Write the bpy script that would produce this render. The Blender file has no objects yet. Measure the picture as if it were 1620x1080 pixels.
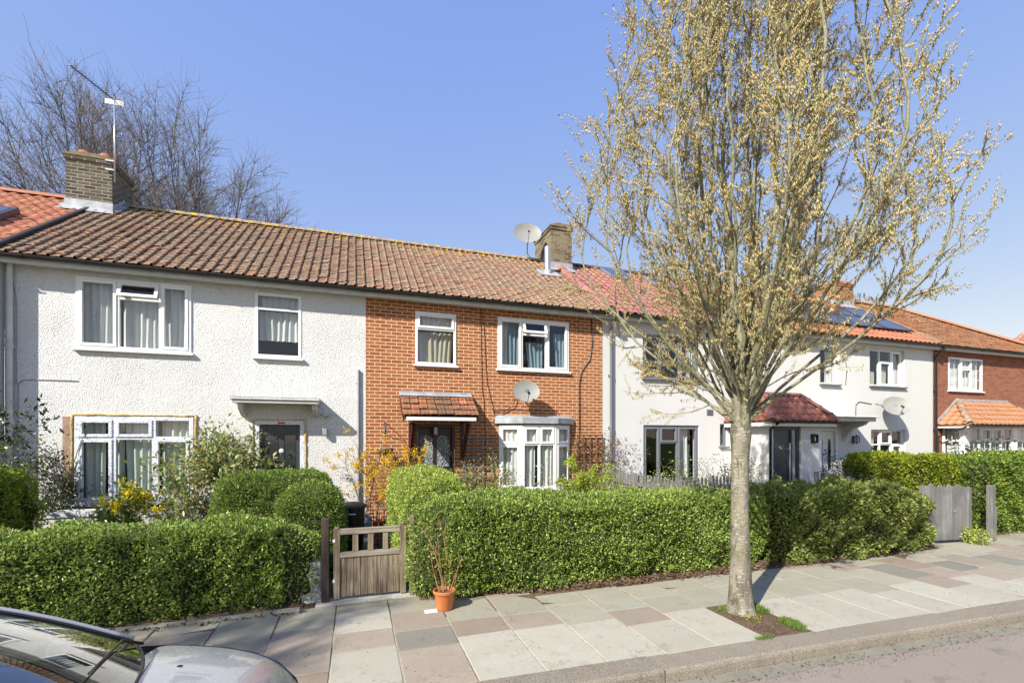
import bpy, math, random
import numpy as np
from mathutils import Vector, Matrix
R = math.radians
C = bpy.context.scene.collection
rnd = random.Random(7)
# ---------------------------------------------------------------- camera numbers
F, HZ, H, YAW = 735.0, 691.0, 2.1, R(18.8)
cs, cc = math.sin(YAW), math.cos(YAW)
def wx(u, Y=10.22): return Y*math.tan(math.atan((u-810)/F)+YAW)
def wz(u, v, Y=10.22):
    return H+(HZ-v)/F*(wx(u, Y)*cs+Y*cc)
def gp(u, v, z=0.0):
    d = F*(H-z)/(v-HZ); l = (u-810)/F*d
    return l*cc+d*cs, d*cc-l*cs
# ---------------------------------------------------------------- scene graph helpers
def wloc(o):
    v = Vector((0, 0, 0))
    while o is not None:
        v += o.location; o = o.parent
    return v
def thing(name, label, cat, loc=(0, 0, 0), rz=0, group=None):
    o = bpy.data.objects.new(name, None); C.objects.link(o)
    o.location = loc; o.rotation_euler = (0, 0, rz); o['label'] = label; o['category'] = cat
    o.empty_display_size = .2
    if group: o['group'] = group
    return o
def tag(o, label, cat, group=None):
    o['label'] = label; o['category'] = cat
    if group: o['group'] = group
    return o
def kind(o, k): o['kind'] = k; return o
def dup(o, parent=None):
    c = o.copy(); C.objects.link(c); c.parent = parent
    for ch in [x for x in bpy.data.objects if x.parent == o]: dup(ch, c)
    return c
def nmesh(name, V, Fc, mat, parent=None, smooth=False, local=False, mi=None):
    """V (n,3), Fc (m,k) numpy, linked as one mesh object"""
    me = bpy.data.meshes.new(name)
    V = np.asarray(V, dtype=np.float32).copy(); Fc = np.asarray(Fc, dtype=np.int32)
    if parent is not None and not local:
        V -= np.array(wloc(parent), dtype=np.float32)
    me.vertices.add(len(V)); me.vertices.foreach_set('co', V.ravel())
    m, k = Fc.shape
    me.loops.add(m*k); me.loops.foreach_set('vertex_index', Fc.ravel())
    me.polygons.add(m); me.polygons.foreach_set('loop_start', np.arange(0, m*k, k, dtype=np.int32))
    for mm in (mat if isinstance(mat, (list, tuple)) else [mat]): me.materials.append(mm)
    if mi is not None: me.polygons.foreach_set('material_index', np.asarray(mi, dtype=np.int32))
    if smooth: me.polygons.foreach_set('use_smooth', np.ones(m, dtype=bool))
    me.update(calc_edges=True); me.validate()
    o = bpy.data.objects.new(name, me); C.objects.link(o)
    o.parent = parent
    return o
class MB:
    def __init__(s, T=None): s.v = []; s.f = []; s.m = []; s.cur = 0; s.T = T
    def add(s, vs, fs):
        b = len(s.v)
        if s.T: vs = [s.T(*p) for p in vs]
        s.v += [tuple(p) for p in vs]
        for f in fs: s.f.append([b+i for i in f]); s.m.append(s.cur)
        return s
    def box(s, x0, x1, y0, y1, z0, z1):
        if x0 > x1: x0, x1 = x1, x0
        if y0 > y1: y0, y1 = y1, y0
        if z0 > z1: z0, z1 = z1, z0
        return s.add([(x0,y0,z0),(x1,y0,z0),(x1,y1,z0),(x0,y1,z0),(x0,y0,z1),(x1,y0,z1),(x1,y1,z1),(x0,y1,z1)],
              [(0,3,2,1),(4,5,6,7),(0,1,5,4),(1,2,6,5),(2,3,7,6),(3,0,4,7)])
    def quad(s, a, b, c, d): return s.add([a,b,c,d], [(0,1,2,3)])
    def bar(s, p, q, w, h, up=(0, 0, 1)):
        p = Vector(p); q = Vector(q); d = (q-p).normalized(); u = Vector(up)
        if abs(d.dot(u)) > .98: u = Vector((0, 1, 0))
        a = d.cross(u).normalized()*w/2; b = a.cross(d).normalized()*h/2
        vs = [p-a-b, p+a-b, p+a+b, p-a+b, q-a-b, q+a-b, q+a+b, q-a+b]
        return s.add([tuple(v) for v in vs], [(0,3,2,1),(4,5,6,7),(0,1,5,4),(1,2,6,5),(2,3,7,6),(3,0,4,7)])
    def tube(s, pts, r, n=8, cap=True):
        pts = [Vector(p) for p in pts]; N = len(pts)
        rr = r if isinstance(r, (list, tuple)) else [r]*N
        ref = Vector((0, 0, 1)); vs = []
        d0 = (pts[-1]-pts[0]).normalized()
        if abs(d0.dot(ref)) > .9: ref = Vector((1, 0, 0))
        for i, p in enumerate(pts):
            d = (pts[min(i+1, N-1)]-pts[max(i-1, 0)]).normalized()
            a = d.cross(ref)
            if a.length < 1e-4: a = d.cross(Vector((0, 1, 0)))
            a.normalize(); b = d.cross(a)
            for k in range(n):
                t = 2*math.pi*k/n; vs.append(tuple(p+(a*math.cos(t)+b*math.sin(t))*rr[i]))
        fs = [(i*n+k, i*n+(k+1) % n, (i+1)*n+(k+1) % n, (i+1)*n+k) for i in range(N-1) for k in range(n)]
        if cap: fs += [tuple(range(n-1, -1, -1)), tuple((N-1)*n+k for k in range(n))]
        return s.add(vs, fs)
    def lathe(s, prof, c=(0, 0, 0), n=24):
        vs = []; N = len(prof)
        for r, z in prof:
            for k in range(n):
                t = 2*math.pi*k/n; vs.append((c[0]+r*math.cos(t), c[1]+r*math.sin(t), c[2]+z))
        fs = [(i*n+k, i*n+(k+1) % n, (i+1)*n+(k+1) % n, (i+1)*n+k) for i in range(N-1) for k in range(n)]
        return s.add(vs, fs)
    def prism(s, poly, axis, a, b):
        """poly 2D extruded along axis 0/1/2 from a to b"""
        n = len(poly)
        def P(p, t):
            return {0: (t, p[0], p[1]), 1: (p[0], t, p[1]), 2: (p[0], p[1], t)}[axis]
        return s.add([P(p, a) for p in poly]+[P(p, b) for p in poly],
              [tuple(range(n-1, -1, -1)), tuple(range(n, 2*n))]+[(i, (i+1) % n, n+(i+1) % n, n+i) for i in range(n)])
    def build(s, name, mat, parent=None, smooth=False, local=False, bevel=0, angle=None):
        me = bpy.data.meshes.new(name)
        off = Vector((0, 0, 0)) if (parent is None or local) else wloc(parent)
        me.from_pydata([(p[0]-off[0], p[1]-off[1], p[2]-off[2]) for p in s.v], [], s.f)
        for mm in (mat if isinstance(mat, (list, tuple)) else [mat]): me.materials.append(mm)
        me.polygons.foreach_set('material_index', s.m)
        if smooth:
            me.polygons.foreach_set('use_smooth', [True]*len(s.f))
            if angle: me.set_sharp_from_angle(angle=R(angle))
        me.update()
        o = bpy.data.objects.new(name, me); C.objects.link(o); o.parent = parent
        if bevel:
            m = o.modifiers.new('bevel', 'BEVEL'); m.width = bevel; m.segments = 2; m.limit_method = 'ANGLE'
        return o
# ---------------------------------------------------------------- materials
class N:
    def __init__(s, name, rough=.6, spec=.5, metal=0.):
        s.m = bpy.data.materials.new(name); s.m.use_nodes = True
        s.t = s.m.node_tree; s.b = s.t.nodes['Principled BSDF']; s.out = s.t.nodes['Material Output']
        s.b.inputs['Roughness'].default_value = rough; s.b.inputs['Metallic'].default_value = metal
        s.b.inputs['Specular IOR Level'].default_value = spec
        s._co = None
    def n(s, t, ins=None, **kw):
        d = s.t.nodes.new(t)
        for k, v in kw.items(): setattr(d, k, v)
        for k, v in (ins or {}).items(): s.set(d, k, v)
        return d
    def set(s, d, k, v):
        i = d.inputs[k]
        if hasattr(v, 'links') or isinstance(v, bpy.types.NodeSocket): s.t.links.new(v, i)
        elif isinstance(v, (tuple, list)) and len(v) == 3 and i.type == 'RGBA': i.default_value = (*v, 1)
        else: i.default_value = v
    @property
    def co(s):
        if s._co is None: s._co = s.n('ShaderNodeTexCoord').outputs['Object']
        return s._co
    def mapc(s, scale=(1, 1, 1), loc=(0, 0, 0), rot=(0, 0, 0), v=None):
        return s.n('ShaderNodeMapping', {'Vector': v or s.co, 'Scale': scale, 'Location': loc, 'Rotation': rot}).outputs[0]
    def noise(s, scale, detail=4, v=None, rough=.55, dist=0.):
        return s.n('ShaderNodeTexNoise', {'Vector': v or s.co, 'Scale': scale, 'Detail': detail, 'Roughness': rough, 'Distortion': dist}).outputs['Fac']
    def ramp(s, fac, stops, interp='LINEAR'):
        r = s.n('ShaderNodeValToRGB', {'Fac': fac}); e = r.color_ramp; e.interpolation = interp
        while len(e.elements) < len(stops): e.elements.new(.5)
        for el, (p, c) in zip(e.elements, stops):
            el.position = p; el.color = (*c, 1) if not isinstance(c, (int, float)) else (c, c, c, 1)
        return r.outputs['Color']
    def mix(s, fac, a, b, blend='MIX'):
        d = s.n('ShaderNodeMix', data_type='RGBA', blend_type=blend)
        for i, v in ((0, fac), (6, a), (7, b)):
            if isinstance(v, bpy.types.NodeSocket): s.t.links.new(v, d.inputs[i])
            elif isinstance(v, (tuple, list)): d.inputs[i].default_value = (*v, 1)
            else: d.inputs[i].default_value = v
        return d.outputs[2]
    def math(s, op, a, b=0., c=0.):
        return s.n('ShaderNodeMath', {0: a, 1: b, 2: c}, operation=op).outputs[0]
    def bump(s, h, strength=.5, dist=.01, normal=None):
        ins = {'Height': h, 'Strength': strength, 'Distance': dist}
        if normal is not None: ins['Normal'] = normal
        return s.n('ShaderNodeBump', ins).outputs[0]
    def col(s, v): s.set(s.b, 'Base Color', v); return s
    def nrm(s, v): s.set(s.b, 'Normal', v); return s
    def isl(s): return s.n('ShaderNodeNewGeometry').outputs['Random Per Island']
def plain(name, c, rough=.5, spec=.5, metal=0., var=.12, vs=6., bump=0., bs=60., bd=.003):
    a = N(name, rough, spec, metal)
    f = a.noise(vs, 5)
    a.col(a.ramp(f, [(.3, tuple(x*(1-var) for x in c)), (.7, tuple(min(1, x*(1+var)) for x in c))]))
    if bump: a.nrm(a.bump(a.noise(bs, 4), bump, bd))
    return a.m
def brick_mat(name, cols, mortar, wvar=.0, bw=.225, bh=.075, ms=.007, worn=None):
    a = N(name, .85, .25)
    sp = a.n('ShaderNodeSeparateXYZ', {0: a.co})
    v = a.n('ShaderNodeCombineXYZ', {0: a.math('ADD', sp.outputs[0], sp.outputs[1]), 1: sp.outputs[2], 2: 0.}).outputs[0]
    # slight wobble of the courses
    nz = a.n('ShaderNodeTexNoise', {'Vector': v, 'Scale': 9., 'Detail': 2.}).outputs['Color']
    off = a.n('ShaderNodeVectorMath', {0: nz, 1: (.5, .5, .5)}, operation='SUBTRACT').outputs[0]
    off = a.n('ShaderNodeVectorMath', {0: off, 'Scale': .006+wvar}, operation='SCALE').outputs[0]
    v2 = a.n('ShaderNodeVectorMath', {0: v, 1: off}, operation='ADD').outputs[0]
    br = a.n('ShaderNodeTexBrick', {'Vector': v2, 'Scale': 1., 'Mortar Size': ms, 'Mortar Smooth': .25, 'Bias': 0., 'Brick Width': bw, 'Row Height': bh,
             'Color1': (0, 0, 0), 'Color2': (1, 1, 1), 'Mortar': (.5, .5, .5)}, offset=.5)
    base = a.ramp(br.outputs['Color'], [(i/(len(cols)-1), c) for i, c in enumerate(cols)])
    # patches of darker and paler bricks
    base = a.mix(a.math('MULTIPLY', a.noise(1.1, 3, v), .5), base, a.mix(.5, base, cols[0]))
    sm = a.noise(70., 4, v)
    base = a.mix(.35, base, a.ramp(sm, [(.3, .25), (.7, 1.)]), 'MULTIPLY')
    mo = a.mix(a.noise(30., 3, v), tuple(x*.75 for x in mortar), mortar)
    c = a.mix(br.outputs['Fac'], base, mo)
    if worn: c = a.mix(a.ramp(a.noise(2.3, 5, v), [(.5, 0.), (.62, .55)]), c, worn)
    a.col(c)
    h = a.math('ADD', a.math('MULTIPLY', a.math('SUBTRACT', 1., br.outputs['Fac']), 1.), a.math('MULTIPLY', sm, .35))
    a.nrm(a.bump(h, .7, .006))
    return a.m
def tile_mat(name, cols, patch, lichen=.0, rough=.8, moss=None, edge=None, z0=5.1, z1=7.6):
    a = N(name, rough, .3)
    i = a.isl()
    base = a.ramp(i, [(k/(len(cols)-1), c) for k, c in enumerate(cols)], 'LINEAR')
    base = a.mix(a.ramp(a.noise(1.3, 5), [(.42, 0.), (.62, .75)]), base, patch)
    base = a.mix(.6, base, a.ramp(a.noise(38., 5), [(.32, .35), (.68, 1.)]), 'MULTIPLY')
    if edge:   # paler, redder tiles along the eave
        sp = a.n('ShaderNodeSeparateXYZ', {0: a.co})
        f = a.ramp(a.math('ADD', a.math('MULTIPLY', a.math('SUBTRACT', sp.outputs[2], z0), 1.2), a.math('MULTIPLY', a.noise(2., 4), 1.5)), [(.62, 1.), (1., 0.)])
        base = a.mix(a.math('MULTIPLY', f, a.ramp(i, [(.3, .25), (.6, 1.)])), base, edge)
    if lichen:
        l1 = a.ramp(a.noise(16., 5, rough=.65), [(.66-lichen*.3, 0.), (.70-lichen*.3, 1.)])
        base = a.mix(a.math('MULTIPLY', l1, .8), base, (.42, .36, .26))
        sp = a.n('ShaderNodeSeparateXYZ', {0: a.co})
        top = a.ramp(a.math('DIVIDE', a.math('SUBTRACT', sp.outputs[2], z0), z1-z0), [(.5, .0), (1., .11)])
        l2 = a.math('ADD', a.noise(7.5, 5, rough=.6), top)
        base = a.mix(a.ramp(l2, [(.68, 0.), (.71, 1.)]), base, (.55, .33, .03))
    a.col(base); a.nrm(a.bump(a.noise(60., 4), .35, .004))
    return a.m
def leaf_mat(name, cols, rough=.45, trans=.3, spec=.4):
    a = N(name, rough, spec)
    c = a.ramp(a.isl(), [(k/(len(cols)-1), x) for k, x in enumerate(cols)])
    a.col(c)
    tr = a.n('ShaderNodeBsdfTranslucent', {'Color': c})
    mx = a.n('ShaderNodeMixShader', {0: trans, 1: a.b.outputs[0], 2: tr.outputs[0]})
    a.t.links.new(mx.outputs[0], a.out.inputs[0]); return a.m
def glass_mat(name, tint=(.93, .95, .95), boost=1.0, base=.0):
    a = N(name); t = a.t; t.nodes.remove(a.b)
    tr = a.n('ShaderNodeBsdfTransparent', {0: tint}); gl = a.n('ShaderNodeBsdfGlossy', {'Roughness': .015})
    geo = a.n('ShaderNodeTexCoord').outputs['Object']
    nz = a.n('ShaderNodeTexNoise', {'Vector': geo, 'Scale': 2.2, 'Detail': 1.})
    bp = a.n('ShaderNodeBump', {'Height': nz.outputs[0], 'Strength': .25, 'Distance': .01})
    t.links.new(bp.outputs[0], gl.inputs['Normal'])
    ge = a.n('ShaderNodeNewGeometry'); dt = a.n('ShaderNodeVectorMath', {0: ge.outputs['Incoming'], 1: ge.outputs['Normal']}, operation='DOT_PRODUCT').outputs['Value']
    k = a.math('POWER', a.math('SUBTRACT', 1., a.math('ABSOLUTE', dt)), 4.)      # Schlick, the same from both sides
    f = a.math('ADD', a.math('MULTIPLY', k, .85*boost), .06+base); a.t.nodes[-1].use_clamp = True
    mx = a.n('ShaderNodeMixShader', {0: f, 1: tr.outputs[0], 2: gl.outputs[0]})
    t.links.new(mx.outputs[0], a.out.inputs[0]); return a.m
M = {}
def roughcast():
    a = N('roughcast', .9, .2)
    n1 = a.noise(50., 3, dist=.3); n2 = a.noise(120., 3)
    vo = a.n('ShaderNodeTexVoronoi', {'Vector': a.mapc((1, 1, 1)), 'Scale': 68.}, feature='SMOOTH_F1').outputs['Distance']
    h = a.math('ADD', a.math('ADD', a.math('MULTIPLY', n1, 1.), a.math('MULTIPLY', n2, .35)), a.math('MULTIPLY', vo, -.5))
    d = a.noise(.8, 5)
    sp = a.n('ShaderNodeSeparateXYZ', {0: a.co})
    streak = a.noise(1., 5, a.mapc((3.5, 3.5, .25)))
    c = a.ramp(d, [(.3, (.70, .70, .69)), (.6, (.78, .78, .77))])
    c = a.mix(a.ramp(streak, [(.55, 0.), (.8, .35)]), c, (.55, .54, .52))
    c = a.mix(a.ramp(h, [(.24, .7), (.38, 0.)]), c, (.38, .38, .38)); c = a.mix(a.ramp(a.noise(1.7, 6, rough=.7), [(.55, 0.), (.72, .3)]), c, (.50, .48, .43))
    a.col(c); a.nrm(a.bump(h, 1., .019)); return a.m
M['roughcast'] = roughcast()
def smooth_render(name, c):
    a = N(name, .85, .2)
    st = a.noise(1., 5, a.mapc((2.5, 2.5, .3)))
    b = a.mix(a.ramp(a.noise(.9, 4), [(.35, 0.), (.75, .6)]), c, tuple(x*.93 for x in c))
    a.col(a.mix(a.ramp(st, [(.55, 0.), (.85, .4)]), b, tuple(x*.8 for x in c)))
    a.nrm(a.bump(a.noise(90., 4), .3, .003)); return a.m
M['render'] = smooth_render('white_render', (.64, .64, .63))
M['render2'] = smooth_render('cream_render', (.64, .64, .61))
M['brick'] = brick_mat('orange_brick', [(.30, .092, .036), (.41, .135, .05), (.47, .175, .064), (.37, .12, .044)], (.80, .61, .41), ms=.0075)
M['brick2'] = brick_mat('red_brick', [(.22, .08, .045), (.33, .12, .068), (.38, .145, .082), (.27, .095, .058)], (.36, .24, .17), ms=.005)
M['stock'] = brick_mat('stock_brick', [(.045, .04, .032), (.11, .09, .065), (.18, .15, .105), (.06, .05, .04), (.085, .07, .055)], (.32, .29, .23), wvar=.006, worn=(.09, .08, .065), ms=.011)
M['stock_y'] = brick_mat('yellow_stock_brick', [(.20, .155, .095), (.29, .235, .14), (.24, .19, .11), (.08, .065, .05)], (.30, .26, .19), wvar=.004, worn=(.07, .06, .045), ms=.009)
M['stock_o'] = brick_mat('orange_stock_brick', [(.40, .15, .06), (.5, .2, .08), (.3, .12, .05)], (.42, .33, .22), wvar=.004)
M['tile_old'] = tile_mat('weathered_tile', [(.21, .12, .082), (.28, .155, .10), (.33, .20, .14), (.24, .145, .10), (.31, .17, .112)], (.24, .185, .135), .32, edge=(.40, .17, .10))
M['tile_old2'] = tile_mat('weathered_tile_light', [(.25, .145, .10), (.33, .185, .12), (.38, .225, .155), (.29, .165, .115), (.36, .19, .122)], (.28, .21, .15), .34, edge=(.36, .18, .11))
M['tile_red'] = tile_mat('red_pantile', [(.42, .165, .14), (.48, .21, .18), (.38, .14, .12)], (.36, .19, .16), .06, .55)
M['tile_or'] = tile_mat('orange_pantile', [(.50, .19, .11), (.58, .23, .13), (.44, .16, .09)], (.48, .20, .12), 0, .6)
M['tile_end'] = tile_mat('brown_orange_tile', [(.30, .12, .055), (.42, .18, .08), (.36, .15, .07), (.25, .1, .055)], (.30, .18, .10), .12)
M['tile_bay'] = tile_mat('bright_orange_tile', [(.46, .20, .10), (.56, .26, .13), (.51, .23, .115)], (.48, .26, .15), 0, .7)
M['tile_can'] = tile_mat('mottled_clay_tile', [(.42, .16, .075), (.55, .23, .115), (.30, .13, .075), (.48, .19, .09), (.38, .15, .075)], (.13, .09, .065), 0.02)
M['tile_dk'] = tile_mat('dark_red_tile', [(.38, .135, .095), (.46, .175, .12), (.42, .15, .105)], (.34, .15, .12), 0, .5)
M['ridge'] = tile_mat('ridge_tile', [(.24, .15, .10), (.34, .22, .15), (.28, .19, .14)], (.30, .24, .17), .5)
M['pvc'] = plain('white_pvc', (.80, .80, .80), .3, .5, var=.03)
def film():
    a = N('pvc_with_film', .35)
    v = a.mapc((14, 14, 55)); w = a.mapc((55, 55, 14))
    f = a.math('MAXIMUM', a.ramp(a.noise(1.6, 3, v), [(.56, 0.), (.6, 1.)], 'LINEAR'), a.ramp(a.noise(1.6, 3, w), [(.58, 0.), (.62, 1.)]))
    a.col(a.mix(a.math('MULTIPLY', f, .8), (.8, .81, .83), (.20, .27, .45))); return a.m
M['film'] = film()
M['greyframe'] = plain('grey_frame', (.17, .185, .205), .4, var=.05)
M['grey_d'] = plain('anthracite', (.045, .048, .055), .35, var=.1)
M['maroon'] = plain('maroon_paint', (.045, .012, .014), .35, var=.15)
M['black'] = plain('black_plastic', (.018, .018, .02), .35, var=.2)
M['gutter'] = plain('black_gutter', (.022, .021, .022), .4, var=.3, vs=3)
M['lead'] = plain('lead_sheet', (.36, .38, .41), .55, .4, .15, var=.25, vs=5, bump=.4, bs=12, bd=.01)
M['concrete'] = plain('concrete', (.42, .41, .37), .9, .2, var=.18, vs=4, bump=.4, bs=90)
M['plaster'] = plain('painted_concrete', (.60, .60, .58), .8, .2, var=.12, bump=.3, bs=50)
M['foam'] = plain('expanding_foam', (.50, .36, .15), .8, .2, var=.3, vs=20, bump=.8, bs=40, bd=.01)
M['crown'] = plain('weathered_mortar', (.20, .165, .11), .9, .2, var=.35, vs=8, bump=.6, bs=30, bd=.01)
M['clay'] = plain('terracotta', (.42, .16, .09), .8, .2, var=.2)
M['steel'] = plain('galvanised_steel', (.55, .57, .6), .35, .5, .8, var=.1)
M['dish'] = plain('dish_grey', (.27, .27, .25), .5, .4, var=.08)
M['metal_w'] = plain('white_metal', (.7, .7, .7), .4, var=.05)
M['interior'] = plain('interior', (.20, .19, .175), .9, .1, var=.1)
M['floor_i'] = plain('interior_floor', (.12, .09, .07), .8)
M['glass'] = glass_mat('window_glass', (.90, .93, .93), 1.2, .02)
def curtain_mat(name, c, tr=.35):
    a = N(name, .9, .1); v = a.mapc((10, 1, .4))
    k = a.ramp(a.noise(1.5, 4, v), [(.3, tuple(x*.75 for x in c)), (.7, c)])
    a.col(k); t = a.n('ShaderNodeBsdfTranslucent', {'Color': k})
    mx = a.n('ShaderNodeMixShader', {0: tr, 1: a.b.outputs[0], 2: t.outputs[0]})
    a.t.links.new(mx.outputs[0], a.out.inputs[0]); return a.m
M['cur_grey'] = curtain_mat('grey_net', (.84, .84, .82), .2)
M['cur_green'] = curtain_mat('pale_green_curtain', (.76, .82, .74), .2)
M['cur_white'] = curtain_mat('white_net', (.86, .86, .84), .2)
M['cur_cream'] = curtain_mat('cream_curtain', (.70, .66, .52))
M['cur_blue'] = curtain_mat('blue_curtain', (.36, .50, .60))
def wood(name, c1, c2, ax='z', sc=1.):
    a = N(name, .8, .25)
    m = {'z': (22, 22, 1.2), 'x': (1.2, 22, 22)}[ax]
    g = a.noise(1.6, 6, a.mapc(tuple(x*sc for x in m)), dist=.4)
    i = a.isl()
    c = a.mix(a.ramp(g, [(.36, 0.), (.64, 1.)]), c1, c2); c = a.mix(.6, c, a.ramp(i, [(0., .55), (1., 1.)]), 'MULTIPLY')
    c = a.mix(a.ramp(a.noise(2.5, 4), [(.45, 0.), (.7, .5)]), c, tuple(x*.5 for x in c1))
    a.col(c); a.nrm(a.bump(g, .5, .004)); return a.m
M['oak'] = wood('weathered_oak', (.15, .11, .07), (.42, .345, .25))
M['oak_x'] = wood('weathered_oak_rail', (.24, .20, .15), (.46, .40, .31), 'x')
M['post_d'] = wood('dark_post', (.05, .035, .03), (.10, .075, .06))
M['greywood'] = wood('grey_painted_wood', (.17, .165, .16), (.27, .265, .255))
M['trelwood'] = wood('blue_grey_trellis', (.16, .15, .16), (.27, .26, .28))
M['brownwood'] = wood('brown_trellis', (.16, .08, .045), (.26, .15, .09))
def bark(name, c1, c2, c3, s=1., bd=.012):
    a = N(name, .85, .25)
    h = a.noise(7*s, 5, a.mapc((1, 1, .55)), dist=.5); b = a.noise(26*s, 5, a.mapc((.6, .6, 2.2)))
    c = a.mix(a.ramp(h, [(.38, 0.), (.56, 1.)]), c1, c2)
    crk = a.ramp(a.noise(18*s, 5, a.mapc((1.6, 1.6, .35)), dist=1.), [(.36, .8), (.44, 0.)])
    c = a.mix(a.ramp(a.math('MULTIPLY', b, a.ramp(a.noise(2.2*s, 3), [(.3, .82), (.6, 1.05)])), [(.53, 0.), (.62, .75)]), c, c3); c = a.mix(crk, c, tuple(x*.45 for x in c1))
    g = a.ramp(a.noise(3.*s, 4), [(.5, 0.), (.7, .6)])
    c = a.mix(g, c, (.25, .24, .12))
    a.col(c); a.nrm(a.bump(a.math('ADD', b, h), .8, bd)); return a.m
M['bark'] = bark('silver_bark', (.13, .115, .085), (.23, .21, .165), (.38, .36, .31))
M['bark_l'] = bark('limb_bark', (.15, .14, .085), (.27, .26, .17), (.38, .37, .29), 2.)
M['twig'] = plain('twig', (.17, .14, .095), .8, .2, var=.3, vs=3)
M['twig_bg'] = plain('grey_twig', (.17, .145, .135), .8, .2, var=.3, vs=1)
M['limb_bg'] = plain('grey_limb', (.15, .135, .11), .85, .2, var=.35, vs=1)
M['catkin'] = leaf_mat('catkin', [(.70, .54, .24), (.87, .73, .42), (.78, .64, .32), (.92, .81, .54), (.65, .60, .28)], .7, .45, .2)
M['privet'] = leaf_mat('privet_leaf', [(.08, .14, .028), (.21, .32, .05), (.35, .48, .085), (.50, .62, .16), (.12, .19, .04), (.34, .39, .11)], .34, .38, .55)
M['privet_b'] = leaf_mat('bright_privet_leaf', [(.20, .27, .045), (.33, .43, .075), (.45, .55, .11), (.56, .64, .18), (.27, .33, .06)], .38, .35, .4)
M['privet_d'] = leaf_mat('dull_shrub_leaf', [(.11, .155, .035), (.22, .285, .06), (.31, .38, .085), (.42, .46, .14), (.28, .27, .11)], .4, .3, .4)
M['box_g'] = leaf_mat('clipped_leaf', [(.09, .145, .025), (.17, .26, .045), (.24, .35, .06), (.33, .43, .09)], .42, .3, .4)
M['golden'] = leaf_mat('golden_leaf', [(.12, .20, .02), (.28, .34, .03), (.46, .46, .04), (.20, .29, .03), (.36, .40, .035)], .4, .35, .4)
M['mixleaf'] = leaf_mat('mixed_leaf', [(.05, .10, .02), (.12, .20, .03), (.17, .26, .045), (.26, .32, .05), (.09, .15, .03)], .4, .3, .4)
M['dark_leaf'] = leaf_mat('dark_glossy_leaf', [(.015, .03, .012), (.035, .06, .02), (.07, .10, .035), (.03, .045, .03)], .3, .15, .5)
M['rose_leaf'] = leaf_mat('rose_leaf', [(.06, .09, .03), (.12, .17, .05), (.18, .22, .08), (.22, .13, .06), (.28, .26, .12)], .4, .3, .4)
M['sage'] = leaf_mat('grey_green_leaf', [(.17, .21, .13), (.27, .31, .22), (.36, .38, .28)], .7, .3, .2)
M['yellow'] = leaf_mat('yellow_flower', [(.75, .62, .03), (.82, .72, .05), (.78, .55, .02)], .6, .35, .2)
M['orange_fl'] = leaf_mat('orange_yellow_flower', [(.75, .45, .015), (.82, .58, .03), (.70, .38, .02), (.50, .42, .05)], .6, .35, .2)
M['lime'] = leaf_mat('lime_bract', [(.35, .45, .04), (.48, .55, .06), (.22, .32, .04)], .5, .35, .3)
M['pink'] = plain('pink_petal', (.6, .05, .25), .6)
M['deadleaf'] = leaf_mat('dead_leaf', [(.06, .04, .03), (.13, .075, .045), (.20, .13, .08), (.09, .06, .04), (.30, .22, .15)], .7, .15, .2)
M['grass'] = leaf_mat('grass_blade', [(.07, .14, .02), (.14, .24, .04), (.22, .32, .06), (.25, .28, .10)], .5, .35, .3)
M['hedge_in'] = plain('shaded_hedge_twigs', (.05, .06, .022), .9, .1, var=.5, vs=30, bump=1., bs=40, bd=.03)  # twiggy hedge inside, with the shade between leaves put into its dark colour
def soil():
    a = N('soil', .95, .1)
    a.col(a.mix(a.ramp(a.noise(60., 5), [(.45, 0.), (.7, .8)]), a.mix(a.noise(5., 4), (.07, .045, .03), (.15, .10, .065)), (.30, .22, .15)))
    a.nrm(a.bump(a.noise(45., 5), 1., .02)); return a.m
M['soil'] = soil()
def stone(name, c, spk=.25, st=(.5, .42, .3), sa=.3, fs=140., bd=.004):
    a = N(name, .85, .25)
    i = a.isl()
    b = a.mix(a.noise(2.2, 5), tuple(x*.86 for x in c), tuple(min(1, x*1.1) for x in c))
    b = a.mix(.8, b, a.ramp(i, [(0., .82), (1., 1.)]), 'MULTIPLY')
    b = a.mix(spk, b, a.ramp(a.noise(fs, 3), [(.38, .42), (.60, 1.)]), 'MULTIPLY')
    b = a.mix(a.ramp(a.noise(2.1, 6, rough=.68), [(.46, 0.), (.66, sa)]), b, st)
    b = a.mix(a.ramp(a.noise(5., 6, rough=.75), [(.56, 0.), (.68, .6)]), b, tuple(x*.55 for x in c))
    b = a.mix(a.ramp(a.noise(26., 4, rough=.7), [(.33, .45), (.42, 0.)]), b, tuple(x*.5 for x in c))
    gm = a.n('ShaderNodeTexVoronoi', {'Vector': a.co, 'Scale': 4.5}).outputs['Distance']
    b = a.mix(a.ramp(gm, [(.055, .55), (.075, 0.)]), b, tuple(x*.6 for x in c))
    ck = a.n('ShaderNodeTexVoronoi', {'Vector': a.n('ShaderNodeVectorMath', {0: a.co, 1: a.n('ShaderNodeTexNoise', {'Vector': a.co, 'Scale': 3., 'Detail': 5.}).outputs['Color']}, operation='ADD').outputs[0], 'Scale': .9}, feature='DISTANCE_TO_EDGE').outputs['Distance']
    b = a.mix(a.math('MULTIPLY', a.ramp(ck, [(.0, 1.), (.006, 0.)]), a.ramp(a.noise(.7, 2), [(.5, 0.), (.55, .8)])), b, tuple(x*.3 for x in c))
    a.col(b); a.nrm(a.bump(a.math('ADD', a.noise(fs*.9, 4), a.math('MULTIPLY', a.noise(6., 3), 1.5)), .5, bd)); return a.m
M['slab_l'] = stone('pale_slab', (.455, .43, .355), .3, (.37, .33, .24), .5)
M['slab_m'] = stone('mid_slab', (.375, .355, .28), .3, (.30, .26, .18), .5)
M['slab_p'] = stone('pink_slab', (.365, .305, .245), .4, (.27, .22, .16), .5)
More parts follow.
